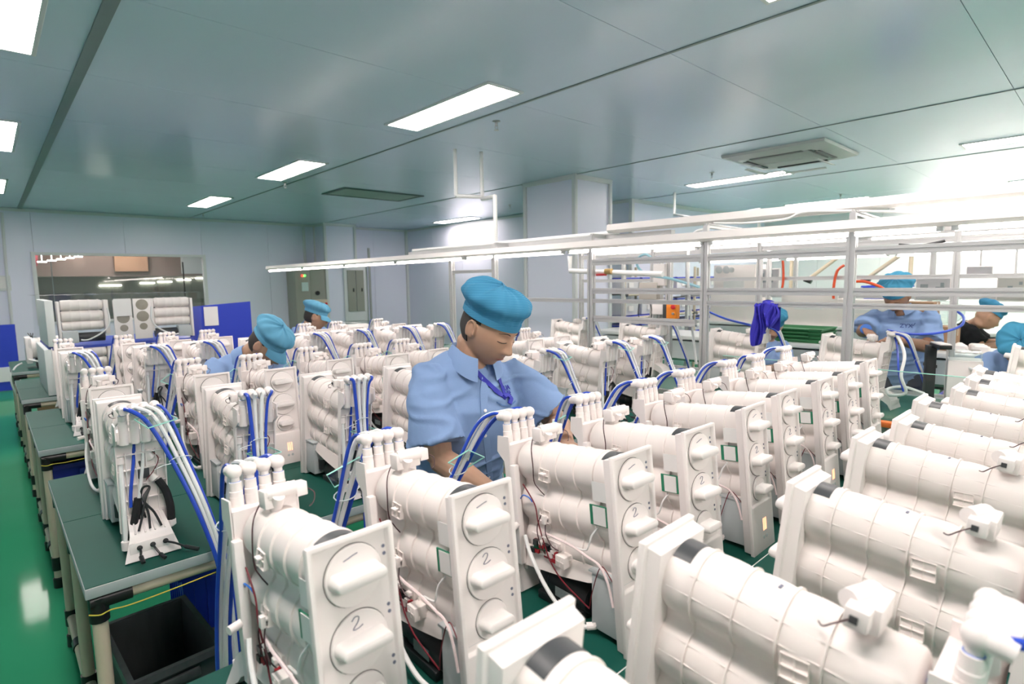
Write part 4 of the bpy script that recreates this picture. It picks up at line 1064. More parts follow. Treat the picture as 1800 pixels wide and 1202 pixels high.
for i, x in enumerate(R1F):
    place(pF0 if i == 0 else pF, i < 2, x, (2.60, 2.62, 2.555, 2.636, 2.572, 2.60, 2.53, 2.55)[i], math.radians((0, 0, .1, 0, 0, 1, -1, 0)[i]), f'white purifier unit with knobs facing the camera, {ORD[i]} from the aisle, second bench', 'second bench, row with knobs facing the camera')
# bench 3 (less detail)
pG = unit(1, side=False); rear(pG, 1); add_hoses(pG, HS['near'])
for i, x in enumerate((.365, .735, 1.03, 1.38, 1.74, 2.09, 2.47, 2.82)):
    place(pG, i == 0, x, 4.36+.02*(i % 3), PI, f'white purifier unit with hoses arcing in front, {ORD[i]} from the aisle, third bench', 'third bench, row with connectors facing the camera')
pH = unit(1, wire=False); add_hoses(pH, HS['far2'])
pH0 = unit(1, wire=False); add_hoses(pH0, HS['far0'])
for i, x in enumerate((.365, .71, .99, 1.27, 1.70, 2.06, 2.36, 2.79)):
    place(pH0 if i == 0 else pH, i < 2, x, 4.50, 0, f'white purifier unit at the back of the third bench, {ORD[i]} from the aisle', 'third bench, row with knobs facing the camera')

# ------------------------------------------------------------------ bins and boxes under the benches
def crate(name, x, y, sx, sy, h, m, label, cat='crate', z=0, rib=None, rz=0):
    r = empty(name, (x, y, z), rz, label, cat)
    mb = MB(); a, b = sx/2, sy/2
    def rg(k, zz): return [V((sx_*(a*k), sy_*(b*k), zz)) for sx_, sy_ in ((-1, -1), (1, -1), (1, 1), (-1, 1))]
    mb.rings([rg(.88, 0), rg(1, h), rg(.97, h), rg(.86, .012)])
    mb.build('shell', m, r)
    mb = MB()
    mb.rings([[V((sx_*(a+e), sy_*(b+e), zz)) for sx_, sy_ in ((-1, -1), (1, -1), (1, 1), (-1, 1))] for e, zz in ((-.004, h+.003), (.014, h+.003), (.016, h-.02), (.004, h-.022))], closed=True)
    mb.build('rim', m, r)
    if rib:
        for k in range(rib):
            x_ = -a*.85+2*a*.85*(k+.5)/rib
            MB().box((x_, -b*.955, h*.5), (.008, .012, h*.8), M=None).build('rib', m, r)
            y_ = -b*.85+2*b*.85*(k+.5)/rib
            MB().box((-a*.955, y_, h*.5), (.012, .008, h*.8)).build('rib', m, r)
    MB().box((0, -b-.012, h-.05), (.12, .012, .03), bev=.003).build('grip', m, r)
    return r
M_CR = mat('black_crate', (.065, .072, .075), .4, noise_amt=.35, scale=9, stretch=(4, 4, .6))
M_BIN = mat('blue_bin', hx(40, 66, 190), .4, noise_amt=.06)
crate('storage_crate', .35, 2.22, .25, .42, .35, M_CR, 'scuffed black plastic crate on the floor under the second bench corner', rz=.04)
crate('storage_bin', .68, 2.80, .34, .30, .34, M_BIN, 'blue ribbed plastic bin on the floor behind the black crate', 'bin', rib=6)
crate('storage_bin', .36, 4.00, .36, .34, .62, mat('navy_bin', hx(28, 40, 128), .4), 'dark blue bin under the third bench corner', 'bin')
crate('storage_bin', .72, 1.58, .36, .36, .50, M_BIN, 'blue bin standing in the gap behind the first bench, near the hanging hoses', 'bin', rib=5)
M_CARD = mat('cardboard', hx(164, 128, 98), .8, noise_amt=.06)
def carton(x, y, z, sx, sy, sz, label, rz=0, m=None):
    r = empty('cardboard_box', (x, y, z), rz, label, 'box')
    MB().box((0, 0, sz/2), (sx, sy, sz), bev=.004).build('carton', m or M_CARD, r)
    MB().box((0, 0, sz+.001), (sx*.14, sy, .002)).build('tape', mat('box_tape', (.45, .36, .24), .3), r)
    MB().box((0, -sy/2-.001, sz-.04), (sx*.14, .002, .08)).build('tape', MATS['box_tape'], r)
    return r
carton(.50, 7.75, 0, .38, .34, .42, 'brown cardboard box under the bench by the left wall')
carton(.52, 2.62, 0, .26, .2, .05, 'flat grey-brown carton on the floor beside the blue bin', m=mat('grey_card', hx(128, 122, 112), .8))
# hazard taped post behind the second bench legs
hz = mat('hazard_tape', (.6, .5, .05), .5, noise_amt=0)
nt = hz.node_tree; tc = nt.nodes.new('ShaderNodeTexCoord'); mp = nt.nodes.new('ShaderNodeMapping'); mp.inputs['Rotation'].default_value = (.7, .5, 0)
wv = nt.nodes.new('ShaderNodeTexWave'); wv.bands_direction = 'Z'; wv.inputs['Scale'].default_value = 2.2
rp = nt.nodes.new('ShaderNodeValToRGB'); rp.color_ramp.interpolation = 'CONSTANT'; rp.color_ramp.elements[0].color = (.012, .012, .012, 1); rp.color_ramp.elements[1].color = (.62, .50, .06, 1); rp.color_ramp.elements[1].position = .5
nt.links.new(tc.outputs['Object'], mp.inputs[0]); nt.links.new(mp.outputs[0], wv.inputs[0]); nt.links.new(wv.outputs[1], rp.inputs[0]); nt.links.new(rp.outputs[0], nt.nodes['Principled BSDF'].inputs['Base Color'])
tag(MB().box((.205, 2.56, .34), (.012, .05, .68)).build('hazard_post', hz), 'slim post in yellow and black hazard tape behind the bench legs', 'post')
# string along the bench edge
M_STR = mat('yellow_string', (.55, .48, .06), .6, noise_amt=.15)
for yy, s in ((1.895, 'second'), (3.71, 'third')):
    tag(MB().tube(spl([(.135, yy-.01, .668), (.16, yy-.022, .664), (.185, yy-.02, .668), (.24, yy-.024, .666), (.40, yy-.024, .674), (.62, yy-.02, .69)], 5), .002, 6).build('string', M_STR), f'yellow string tied round the corner leg of the {s} bench', 'string')

# ------------------------------------------------------------------ wrapped stack and blue board on the fourth bench
SY = 5.52
stk = empty('wrapped_stack', (.26, SY, TT), 0, 'stack of packed white units under clear film in front of the observation window', 'stack')
M_FOAM = mat('foam_sheet', (.76, .78, .77), .5, noise_amt=.06, scale=3, stretch=(1, 40, 1))
M_BTRAY = mat('blue_tray', hx(44, 74, 190), .4, noise_amt=.05)
for lv in range(2):
    z0 = .37*lv
    for k in range(16):
        MB().box((.055, .0+.055*k, z0+.18), (.05, .050, .350), M=Matrix.Translation((.03*lv, 0, 0)), bev=.004).build('foam_sheet', M_FOAM, stk)
    MB().box((.555, .46, z0+.352 if lv == 0 else z0-.008), (.99, .90, .012), bev=.003).build('blue_tray', M_BTRAY, stk)
MB().box((.555, .46, .006), (.99, .90, .012)).build('blue_tray', M_BTRAY, stk)
def side_unit(x, z, flip, label):
    s = -1 if flip else 1
    u = empty('packed_unit', (.26+x, SY-.01, TT+z), 0, label, 'water purifier', 'units packed in the wrapped stack')
    mb = MB(); mb.box((-.17*s, .06, .165), (.016, .12, .33), bev=.002); mb.build('front_plate', WHITE, u)
    for zz, R in ((.298, .041), (.214, .041), (.138, .036)):
        prof = [(R*.9, 0)]
        for k in range(4): prof += [(R, .01+.06*k), (R, .052+.06*k), (R*1.05, .056+.06*k), (R*1.05, .06+.06*k)]
        prof += [(R*.85, .262), (R*.5, .268)]
        MB().lathe(prof, p0=(-.155*s, .05, zz), ax=(s, 0, 0), seg=18).build('filter_tube', WHITE2, u)
    MB().box((.13*s, .05, .20), (.03, .1, .27), bev=.003).build('back_bracket', WHITE, u)
    MB().lathe([(.02, 0), (.037, .004), (.037, .17), (.02, .175)], p0=(-.06*s, .05, .045), ax=(s, 0, 0), seg=16).build('pump', BLACK, u)
    MB().box((-.11*s, .05, .05), (.10, .09, .09), bev=.003).build('power_box', GREYBOX, u)
    MB().tube(spl([(.135*s, -.02, .27), (.14*s, -.03, .16), (.10*s, -.035, .09), (.0, -.03, .03), (-.05*s, -.02, .03)], 6), .006, 8).build('drain_hose', HOSE, u)
    return u
def holed_plate(x, z, lab, holes=3):
    p = empty('empty_plate', (.26+x, SY-.035, TT+z), 0, lab, 'front plate', 'open front plates in the wrapped stack')
    MB().box((0, .01, .165), (.125, .016, .33), bev=.003).build('plate_body', WHITE, p)
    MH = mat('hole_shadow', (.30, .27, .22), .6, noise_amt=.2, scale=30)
    for k, (zz, R) in enumerate(((.28, .044), (.185, .044), (.102, .028))):
        if holes == 2 and k == 0: continue
        MB().lathe([(R, .004), (R, -.0005), (R-.002, -.001), (.001, -.0012)], p0=(0, .002, zz), ax=(0, 1, 0), seg=24).build('filter_hole', MH, p)
    return p
side_unit(.31, .385, False, 'packed white unit lying sideways at the top left of the wrapped stack')
side_unit(.88, .385, True, 'packed white unit lying sideways at the top right of the wrapped stack')
pp = holed_plate(.545, .385, 'front plate with a paper over its top hole, upper tier of wrapped stack', 3)
MB().box((0, -.006, .27), (.118, .003, .14)).build('paper_note', PAPER, pp)
holed_plate(.68, .392, 'front plate with three open holes in the upper tier of the wrapped stack')
side_unit(.31, .014, False, 'packed white unit in the lower tier of the wrapped stack, behind the hoses')
holed_plate(.60, .014, 'front plate with open holes in the lower tier of the wrapped stack')
side_unit(.88, .014, True, 'packed white unit at the right end of the lower tier in the wrapped stack')
mb = MB(); bm = mb.bm
gx, gz = 24, 14
grid = [[bm.verts.new((-.03+1.12*i/gx+.02*(j/gz), -.075+.012*noise.noise(V((i*.6, j*.5, 1))), .02+.745*j/gz)) for j in range(gz+1)] for i in range(gx+1)]
for i in range(gx):
    for j in range(gz): bm.faces.new((grid[i][j], grid[i+1][j], grid[i+1][j+1], grid[i][j+1]))
top = [[bm.verts.new((-.01+1.12*i/gx, -.075+.62*j/6, .765+.012*noise.noise(V((i*.7, j, 5))))) for j in range(7)] for i in range(gx+1)]
for i in range(gx):
    for j in range(6): bm.faces.new((top[i][j], top[i+1][j], top[i+1][j+1], top[i][j+1]))
mb.build('clear_film', FILM, stk)
bp_ = empty('blue_board', (1.30, SY+.05, TT), 0, 'upright blue corrugated board with a paper notice, right of the wrapped stack', 'board')
MB().poly([(0, 0, 0), (.52, 0, 0), (.52, 0, .665), (0, 0, .635)], (0, .012, 0)).build('corrugated_sheet', M_BB, bp_)
MB().box((.175, -.006, .545), (.115, .004, .17)).build('paper_notice', PAPER, bp_)
MB().box((.26, .09, .10), (.5, .16, .2), bev=.004).build('support_block', M_BTRAY, bp_)
# wrapped unit lying on the fifth bench
wu = empty('wrapped_unit', (.52, 7.62, TT), 0, 'film-wrapped unit lying on the bench by the left wall', 'water purifier')
MB().lathe([(.05, 0), (.105, .02), (.112, .2), (.105, .42), (.06, .44)], p0=(-.24, 0, .20), ax=(1, 0, .04), seg=20).build('filter_tubes', WHITE2, wu)
MB().box((-.24, 0, .19), (.05, .22, .27), bev=.01).build('back_bracket', WHITE, wu)
MB().box((.02, 0, .055), (.42, .18, .11), bev=.02).build('pump', BLACK, wu)
MB().tube(spl([(-.25, -.12, .10), (-.12, -.14, .06), (.02, -.14, .03), (.2, -.12, .02)], 5), .009, 8).build('drain_hose', HOSE, wu)
MB().tube(spl([(-.30, -.02, .06), (-.36, -.04, .02), (-.40, -.06, -.1), (-.36, -.05, -.3)], 5), .009, 8).build('outlet_hose', HOSE, wu)
for k in range(3): MB().tube([(-.2, .02*k, .31), (-.2-.02*k+.01, .03*k, .36)], .004, 6).build('black_cable', BLACK, wu)
MB().box((-.20, 0, .26), (.10, .24, .12), bev=.03).build('clear_wrap', FILM, wu)
# wrapped unit at the back of the fourth bench
w2 = empty('wrapped_unit', (2.95, 5.75, TT), 0, 'film-wrapped white unit on the fourth bench, left of the standing worker', 'water purifier')
MB().lathe([(.05, 0), (.10, .02), (.10, .34), (.05, .36)], p0=(-.18, 0, .27), ax=(1, 0, 0), seg=20).build('filter_tubes', WHITE2, w2)
MB().box((0, 0, .09), (.40, .22, .18), bev=.02).build('pump', GREYBOX, w2)
MB().box((0, -.02, .20), (.46, .30, .40), bev=.04).build('clear_wrap', FILM, w2)
# ------------------------------------------------------------------ production line right of the benches
FX = 3.42; FX2 = 4.75
def profile_mesh(name, p0, p1, w_=.042, h_=None):
    """slotted aluminium extrusion from p0 to p1"""
    h_ = h_ or w_; a, b = w_/2, h_/2; g, d = .005, .007
    sec = [(-a, -b), (-g, -b), (-g, -b+d), (g, -b+d), (g, -b), (a, -b), (a, -g), (a-d, -g), (a-d, g), (a, g), (a, b), (g, b), (g, b-d), (-g, b-d), (-g, b), (-a, b), (-a, g), (-a+d, g), (-a+d, -g), (-a, -g)]
    p0, p1 = V(p0), V(p1); t = (p1-p0).normalized()
    u_ = V((1, 0, 0)) if abs(t.x) < .9 else V((0, 1, 0)); v_ = t.cross(u_)
    return MB().rings([[p + u_*x + v_*y_ for x, y_ in sec] for p in (p0, p1)]).mesh(name, ALU)
def prof(name, p0, p1, parent, w_=.042, h_=None): return put(name, profile_mesh(name, p0, p1, w_, h_), parent)
fr = empty('line_frame', (FX, 0, 0), 0, 'slotted aluminium frame with horizontal bars standing along the near side of the production line', 'frame')
for yy in (-.35, 1.0, 1.84, 2.78, 3.90, 4.55): prof('post', (0, yy, 0), (0, yy, 1.775), fr, .045)
prof('crossbar', (0, -.9, 1.48), (0, 2.78, 1.48), fr, .03, .042); prof('crossbar', (0, -.9, 1.405), (0, 3.55, 1.405), fr, .03, .03)
prof('crossbar', (0, -.9, 1.695), (0, 2.78, 1.695), fr, .03, .045); prof('crossbar', (0, 1.9, 1.27), (0, 2.75, 1.27), fr, .03, .045)
prof('crossbar', (0, 3.9, 1.66), (0, 4.55, 1.66), fr, .03, .03)
f2 = empty('line_frame', (FX2, 0, 0), 0, 'thinner aluminium frame with two bars behind the workers on the far side of the line', 'frame')
for yy in (-.5, .76, 2.07, 3.1, 4.0): prof('post', (0, yy, 0), (0, yy, 1.95), f2, .04)
prof('crossbar', (0, -.6, 1.55), (0, 4.0, 1.55), f2, .03); prof('crossbar', (0, -.6, 1.34), (0, 4.0, 1.34), f2, .03, .04); prof('crossbar', (0, -.6, 1.80), (0, 4.0, 1.80), f2, .03, .04)
for k, yy in enumerate((-.35, 1.0, 1.84, 2.78, 3.90)):
    bx = MB().box((0, 0, 0), (FX2-FX+.1, .03, .03)); prof('cross_beam', (.0, yy, 1.90), (FX2-FX, yy+.1, 1.90), fr, .03)
    MB().box((0, yy, 1.835), (.03, .03, .13)).build('riser', ALU, fr)
M_HOUS = mat('lamp_housing', (.74, .72, .70), .4, noise_amt=.02)
def lamp_rail(x, z, y0, y1, tubes, label, wdt=.09, grp='hanging lamp rails', m=M_TUBE):
    r = empty('lamp_rail', (x, 0, z), 0, label, 'lamp rail', grp)
    c = MB(); a = wdt/2
    c.rings([[V((xx, yy, zz)) for xx, zz in ((-a, .03), (-a*.8, .075), (a*.8, .075), (a, .03), (a*.55, .012), (-a*.55, .012))] for yy in (y0, y1)])
    c.build('housing', M_HOUS, r)
    for ya, yb_ in tubes:
        MB().tube([(0, ya, .0), (0, yb_, .0)], .014, 10).build('lamp_tube', m, r)
        for ye in (ya, yb_): MB().box((0, ye, .006), (.03, .03, .034), bev=.003).build('tube_socket', M_TRIM, r)
    return r
lamp_rail(FX, 1.785, -1.3, 9.5, [(8.16, 9.46), (6.84, 8.1), (5.6, 6.8), (4.36, 5.56), (3.07, 4.3), (1.86, 3.0), (.62, 1.80), (-.62, .56)], 'long white lamp rail carried on the near frame, running to the window wall')
lamp_rail(3.55, 1.905, -1.6, 2.7, [(-.5, .85), (-1.4, -.55)], 'shorter white lamp rail hung just above the long one, lit at its right end', .10)
lamp_rail(FX2+.1, 1.83, -1.6, 4.1, [(2.7, 3.9), (1.4, 2.6), (.1, 1.3), (-1.2, 0)], 'white lamp rail over the far side of the production line', .10)
tag(MB().tube([(3.66, 2.7, 1.93), (3.66, 5.6, 1.93)], .016, 10).build('air_pipe', HOSE), 'white pipe running along the top of the near frame', 'pipe')
tag(MB().box((3.62, 3.9, 1.895), (.05, 3.4, .03)).build('cable_tray', ALU), 'flat grey cable tray lying along the frame top behind the main worker', 'cable tray')
# hanging pipework
pc = at(870, 345, 2, 2.42)
tag(MB().tube([(3.75, 4.88, CEIL), (3.75, 4.88, 2.47)], .020, 10).tube([(3.75, 4.88, 2.47), (4.03, 4.78, 2.47)], .020, 10).tube([(4.05, 4.81, CEIL), (4.03, 4.78, 2.47)], .020, 10).tube([(4.03, 4.78, 2.45), (pc.x, pc.y, 2.42)], .022, 10).tube([(pc.x, pc.y, 2.43), (pc.x, pc.y, 1.95)], .022, 10).build('drop_pipe', HOSE), 'white pipes dropping from the ceiling in an H behind the main worker', 'pipe')
p1 = at(1186, 338, 2, CEIL); p2 = at(1180, 378, 0, p1.x); p3 = at(1238, 386, 0, p1.x-.6); p4 = at(1335, 368, 0, p1.x-.9); p5 = V((p4.x, p4.y, 1.95))
tag(MB().tube([p1, V((p1.x, p1.y, p2.z)), p3, p4, p5], .022, 10).build('drop_pipe', HOSE), 'white pipe dropping from the ceiling right of the big column and bending over the frame', 'pipe')
a1 = at(1002, 450, 0, 3.5); a2 = at(1002, 476, 0, 3.5); a3 = at(1165, 482, 0, 3.5)
tp = empty('tap_pipe', a1, 0, 'white pipe loop with a red tap lever hanging below the lamp rail', 'pipe')
z0 = V((0, 0, 0)); mb = MB(); mb.tube([z0, a2-a1, a3-a1], .020, 10); mb.build('pipe', HOSE, tp)
q = at(1057, 483, 0, 3.48)-a1; MB().box(q, (.012, .10, .016), bev=.003).build('lever', mat('red_lever', (.6, .05, .06), .4), tp)
q = at(1070, 477, 0, 3.48)-a1; MB().tube([q-V((0, .03, 0)), q+V((0, .03, 0))], .022, 10).build('brass_valve', mat('brass', (.6, .42, .18), .35, metal=.6), tp)

# conveyor
cv = empty('conveyor', (4.1, 0, 0), 0, 'production line conveyor with green top between the two aluminium frames', 'conveyor')
MB().box((0, 2.2, TT-.03), (1.04, 7.4, .055), bev=.004).build('conveyor_bed', EDGE_G, cv)
MB().box((0, 2.2, TT-.0015), (.90, 7.4, .003)).build('conveyor_mat', mat('green_belt', hx(60, 120, 100), .4), cv)
for sx in (-.53, .53): prof('side_rail', (sx, -1.5, TT-.02), (sx, 5.9, TT-.02), cv, .03, .07)
for yy in (-1.2, .5, 2.2, 3.9, 5.6):
    for sx in (-.48, .48): prof('leg', (sx, yy, 0), (sx, yy, TT-.06), cv, .04)
sg = empty('splash_screen', (3.61, 1.0, TT), 0, 'clear acrylic splash screen standing on the conveyor edge in front of the blue bins', 'screen')
MB().box((0, -.15, .15), (.006, 1.9, .29)).build('acrylic_panel', CLEAR, sg)
MB().box((0, -.15, .296), (.008, 1.9, .004)).build('panel_edge', GREENEDGE, sg)
tag(MB().box((3.54, .85, TT+.01), (.05, .34, .03), bev=.004).build('orange_strip', mat('orange_strip', hx(226, 120, 60), .5)), 'orange strip lying on the conveyor edge behind the last knob plate', 'strip')
pI = unit(1, side=False); add_hoses(pI, HS['near'])
for i, (x, yy) in enumerate(((4.0, .42), (4.08, 1.36), (4.02, 2.12), (4.06, 2.98), (4.08, 3.80))):
    place(pI, i == 0, x, yy, PI + (.06, -.10, 0, .05, 0)[i], 'white purifier unit on the conveyor, ' + ('cut by the right picture edge', 'under the hands of the smiling standing man', 'behind the second frame post', 'beneath the orange control box side of the frame', 'farthest along the line by the big column')[i], 'units on the conveyor')
# white test fixture and black tap column on the conveyor
tf = empty('test_fixture', (4.18, .60, TT), .2, 'white boxy test fixture with black cable, beside the black tap column', 'fixture')
MB().box((0, 0, .16), (.17, .16, .32), bev=.004).build('fixture_body', WHITE, tf)
MB().box((0, 0, .345), (.16, .15, .05), bev=.003).build('clear_cover', CLEAR, tf)
for zz in (.08, .17, .26):
    for xx in (-.05, .05): MB().cyl((xx, -.081, zz), (xx, -.083, zz), .006).build('bolt_hole', CHARC, tf)
MB().tube(spl([(.085, 0, .22), (.13, -.02, .23), (.19, -.05, .20), (.24, -.08, .12)], 5), .012, 8).build('black_cable', BLACK, tf)
MB().tube(spl([(-.08, -.02, .28), (-.16, -.05, .26), (-.22, -.08, .16), (-.24, -.10, .02)], 5), .008, 8).build('supply_hose', HOSE, tf)
tc_ = empty('tap_column', (4.10, .75, TT), .5, 'black tap column with two white-capped spouts on the conveyor', 'tap')
MB().box((0, 0, .20), (.045, .05, .40), bev=.004).build('column_body', BLACK, tc_)
MB().box((-.05, -.03, .40), (.16, .06, .025), bev=.004).build('spout', BLACK, tc_); MB().box((-.05, -.03, .415), (.15, .055, .008), bev=.002).build('spout_cap', WARM, tc_)
MB().box((.06, -.02, .27), (.11, .04, .02), bev=.004).build('spout', BLACK, tc_); MB().box((.06, -.02, .282), (.10, .035, .006), bev=.002).build('spout_cap', WARM, tc_)
# hoses and cables hanging about the frame
def cable(name, pts, r, m, label, cat='hose'): return tag(MB().tube(spl(pts, 8), r, 8).build(name, m), label, cat)
h0 = at(1560, 583, 0, 4.12)
cable('coiled_hose', [h0, at(1578, 592, 0, 4.0), at(1590, 625, 0, 3.95), at(1584, 660, 0, 3.9), at(1592, 690, 0, 3.9), at(1565, 694, 0, 3.9), at(1560, 684, 0, 3.95), at(1588, 680, 0, 4.0), at(1625, 692, 0, 4.0)], .009, HOSE, 'white hose looping down from the unit in the smiling man\'s hands')
cable('test_hose', [h0, at(1573, 593, 0, 4.05), at(1578, 620, 0, 4.0), at(1580, 655, 0, 3.95), at(1588, 688, 0, 3.95)], .006, BLUE, 'thin blue hose beside the looping white hose on the conveyor')
cable('air_hose', [h0+V((0, 0, .01)), at(1600, 587, 0, 4.2), at(1650, 585, 0, 4.3), at(1688, 573, 0, 4.45), at(1694, 558, 0, 4.6), at(1684, 548, 0, 4.72)], .008, BLUE, 'dark blue air hose sweeping in front of the smiling man\'s shirt')
OR = mat('orange_hose', hx(214, 84, 48), .4, noise_amt=.03)
cable('orange_hose', [at(1376, 458, 0, 4.72), at(1377, 480, 0, 4.72), at(1376, 500, 0, 4.72), at(1372, 517, 0, 4.72)], .010, OR, 'short orange hose hanging left of the second frame post')
cable('orange_hose', [at(1484, 466, 0, 4.72), at(1472, 476, 0, 4.70), at(1466, 500, 0, 4.70), at(1465, 525, 0, 4.70)], .010, OR, 'bent orange hose hanging just left of the widest frame post')
cable('orange_hose', [at(1500, 495, 0, 4.72), at(1520, 495, 0, 4.70), at(1545, 503, 0, 4.68), at(1560, 512, 0, 4.66)], .010, OR, 'orange hose reaching towards the smiling man\'s cap')
cable('white_drop_cable', [at(1245, 402, 0, 3.5), at(1222, 408, 0, 3.5), at(1212, 430, 0, 3.5), at(1209, 480, 0, 3.5), at(1215, 560, 0, 3.5), at(1224, 640, 0, 3.5)], .009, HOSE, 'white cable hanging straight down in front of the orange control box', 'cable')
cable('cyan_hose', [at(1152, 458, 0, 4.5), at(1135, 447, 0, 4.5), at(1121, 455, 0, 4.5), at(1122, 470, 0, 4.5), at(1140, 483, 0, 4.5), at(1180, 490, 0, 4.4), at(1240, 508, 0, 4.3)], .012, mat('cyan_hose', hx(150, 196, 210), .3), 'pale cyan hose curling over the frame left of the orange box')
cable('black_cord', [at(1580, 430, 0, 4.0), at(1610, 432, 0, 4.0), at(1640, 428, 0, 4.0), at(1662, 423, 0, 4.0)], .008, BLACK, 'black cord sagging under the lamp rail at the upper right', 'cord')
cable('black_cord', [at(1160, 512, 0, 4.6), at(1130, 515, 0, 4.6), at(1122, 545, 0, 4.6), at(1126, 562, 0, 4.6), at(1140, 565, 0, 4.6), at(1146, 548, 0, 4.6), at(1138, 520, 0, 4.6)], .004, BLACK, 'thin black cord hanging in a long loop left of the orange box', 'cord')
cable('blue_line', [at(1240, 545, 0, 4.4), at(1275, 560, 0, 4.2), at(1320, 572, 0, 4.0), at(1345, 585, 0, 3.95)], .009, BLUE, 'blue hose slanting towards the woman behind the hanging cloth')
cable('white_rail_cable', [at(1255, 392, 0, 3.5), at(1310, 392, 0, 3.5), at(1380, 385, 0, 3.5), at(1420, 372, 0, 3.5), at(1560, 372, 0, 3.5), at(1680, 380, 0, 3.5), at(1742, 392, 0, 3.5), at(1800, 378, 0, 3.5)], .007, HOSE, 'white power cable draped along the top of the lamp rail', 'cable')
# orange control box on a pillar
ob = at(1183, 545, 0, 4.6)
rp_ = empty('robot_pillar', (4.66, ob.y+.02, 0), 0, 'grey machine pillar with white servo head behind the loop of black cord', 'machine')
prof('pillar_post', (.0, .06, 0), (.0, .06, 1.75), rp_, .05); prof('pillar_post', (.0, .16, 0), (.0, .16, 1.75), rp_, .05)
MB().box((-.02, .24, 1.45), (.12, .20, .16), bev=.008).build('servo_motor', mat('servo_grey', hx(186, 180, 172), .5), rp_)
MB().box((-.02, .13, 1.6), (.10, .12, .2), bev=.006).build('servo_head', WHITE, rp_); MB().box((-.02, .14, 1.30), (.10, .12, .14), bev=.006).build('slide_block', WHITE, rp_)
MB().cyl((-.02, .14, 1.23), (-.02, .14, .95), .012).build('spindle', STEEL, rp_)
MB().box((-.02, .14, 1.05), (.14, .10, .03), bev=.004).build('clamp', BLACK, rp_)
cbx = empty('control_box', (4.60, ob.y, ob.z), 0, 'orange control box with a red push button on the machine pillar', 'control box')
MB().box((0, 0, 0), (.07, .10, .155), bev=.006).build('box_body', mat('orange_box', hx(240, 140, 40), .4), cbx); MB().box((.0, .065, 0), (.065, .045, .15), bev=.003).build('back_plate', CHARC, cbx)
MB().lathe([(.018, 0), (.022, .01), (.020, .024), (.001, .026)], p0=(-.035, -.03, .03), ax=(-1, 0, 0), seg=14).build('push_button', mat('red_button', (.6, .02, .03), .4), cbx)
MB().lathe([(.012, 0), (.012, .012), (.001, .013)], p0=(-.035, -.025, -.03), ax=(-1, 0, 0), seg=12).build('key_switch', STEEL, cbx)
# hanging cloth
ctop = at(1350, 535, 0, FX); mb = MB(); bm = mb.bm; NX, NZ = 26, 26
M_CLOTH = mat('blue_cloth', hx(52, 48, 168), .8, noise_amt=.10, scale=25, bump=.2, bump_scale=300)
g_ = [[None]*(NZ+1) for _ in range(NX+1)]
for i in range(NX+1):
    s_ = i/NX-.5
    for j in range(NZ+1):
        t = j/NZ
        ln = .125 + .115*max(0, min(1, (s_+.02)*7))
        wd = .145*(1-.12*t*t)
        fold = .015*math.sin(s_*22+2*t)*(.25+t) + .012*math.sin(s_*47+1)
        g_[i][j] = bm.verts.new((FX-.030-.02*t+fold-.02*math.cos(t*PI/2)*0, ctop.y + s_*wd + .012*math.sin(5*t+s_*8), ctop.z+.01*math.cos(s_*9)-ln*t))
for i in range(NX):
    for j in range(NZ): bm.faces.new((g_[i][j], g_[i+1][j], g_[i+1][j+1], g_[i][j+1]))
# back flap over the bar
g2 = [[bm.verts.new((FX-.030+.06*math.sin(PI*min(1, k/3)/2)*(1 if k else 0), g_[i][0].co.y, g_[i][0].co.z+(.018 if k == 1 else .012 if k == 2 else -.05*(k-2) if k > 2 else 0))) for k in range(1, 6)] for i in range(NX+1)]
for i in range(NX):
    col0 = [g_[i][0]]+g2[i]; col1 = [g_[i+1][0]]+g2[i+1]
    for k in range(5): bm.faces.new((col0[k], col0[k+1], col1[k+1], col1[k]))
cl = mb.build('hanging_cloth', M_CLOTH, ang=2); tag(cl, 'dark blue cloth hung over the frame bar in front of a seated woman\'s head', 'cloth')
sm = cl.modifiers.new('s', 'SOLIDIFY'); sm.thickness = .006

# ------------------------------------------------------------------ second line, racks and boards farther right
M_BT = mat('white_bench', (.70, .72, .71), .4, noise_amt=.03)
def side_bench(x0, x1, y0, y1, z, label):
    t = empty('side_bench', (x0, y0, 0), 0, label, 'workbench')
    L, D = x1-x0, y1-y0
    MB().box((L/2, D/2, z-.02), (L, D, .04), bev=.003).build('bench_top', M_BT, t)
    MB().box((L/2, D/2, z-.16), (L*.96, D*.96, .2)).build('apron', mat('pale_apron', (.50, .55, .55), .5), t)
    MB().box((L/2, D/2, z-.27), (L, D, .02)).build('green_shelf', mat('dark_green', hx(36, 92, 70), .5), t)
    for lx in (.05, L-.05):
        for ly in (.05, D-.05): prof('leg', (lx, ly, 0), (lx, ly, z-.26), t, .04)
    return t
side_bench(5.70, 6.35, -1.2, 4.6, .92, 'white topped bench behind the seated and standing line workers')
side_bench(7.9, 8.6, -1.2, 4.4, .92, 'white topped bench under the second lamp rail, crowded with white boxes')
lamp_rail(6.1, 1.86, -2.0, 4.8, [(-1.9+1.3*k, -.7+1.3*k) for k in range(5)], 'white lamp rail over the bench behind the line workers', .12)
lamp_rail(8.2, 1.80, -2.0, 4.6, [(-1.9+1.3*k, -.7+1.3*k) for k in range(5)], 'white lamp rail over the far white bench', .14)  # extra rail added to brighten the right side of the hall
f3 = empty('line_frame', (8.0, 0, 0), 0, 'pale frame of posts and bars holding the far boards and lamp rail', 'frame')
for yy in (-1.8, .2, 1.5, 3.0, 4.6): prof('post', (0, yy, 0), (0, yy, 1.95), f3, .045)
prof('crossbar', (0, -1.9, 1.84), (0, 4.7, 1.84), f3, .04); prof('crossbar', (0, -1.9, 1.30), (0, 4.7, 1.30), f3, .04)
f4 = empty('line_frame', (6.2, 0, 0), 0, 'white posts carrying the lamp rail behind the line workers', 'frame')
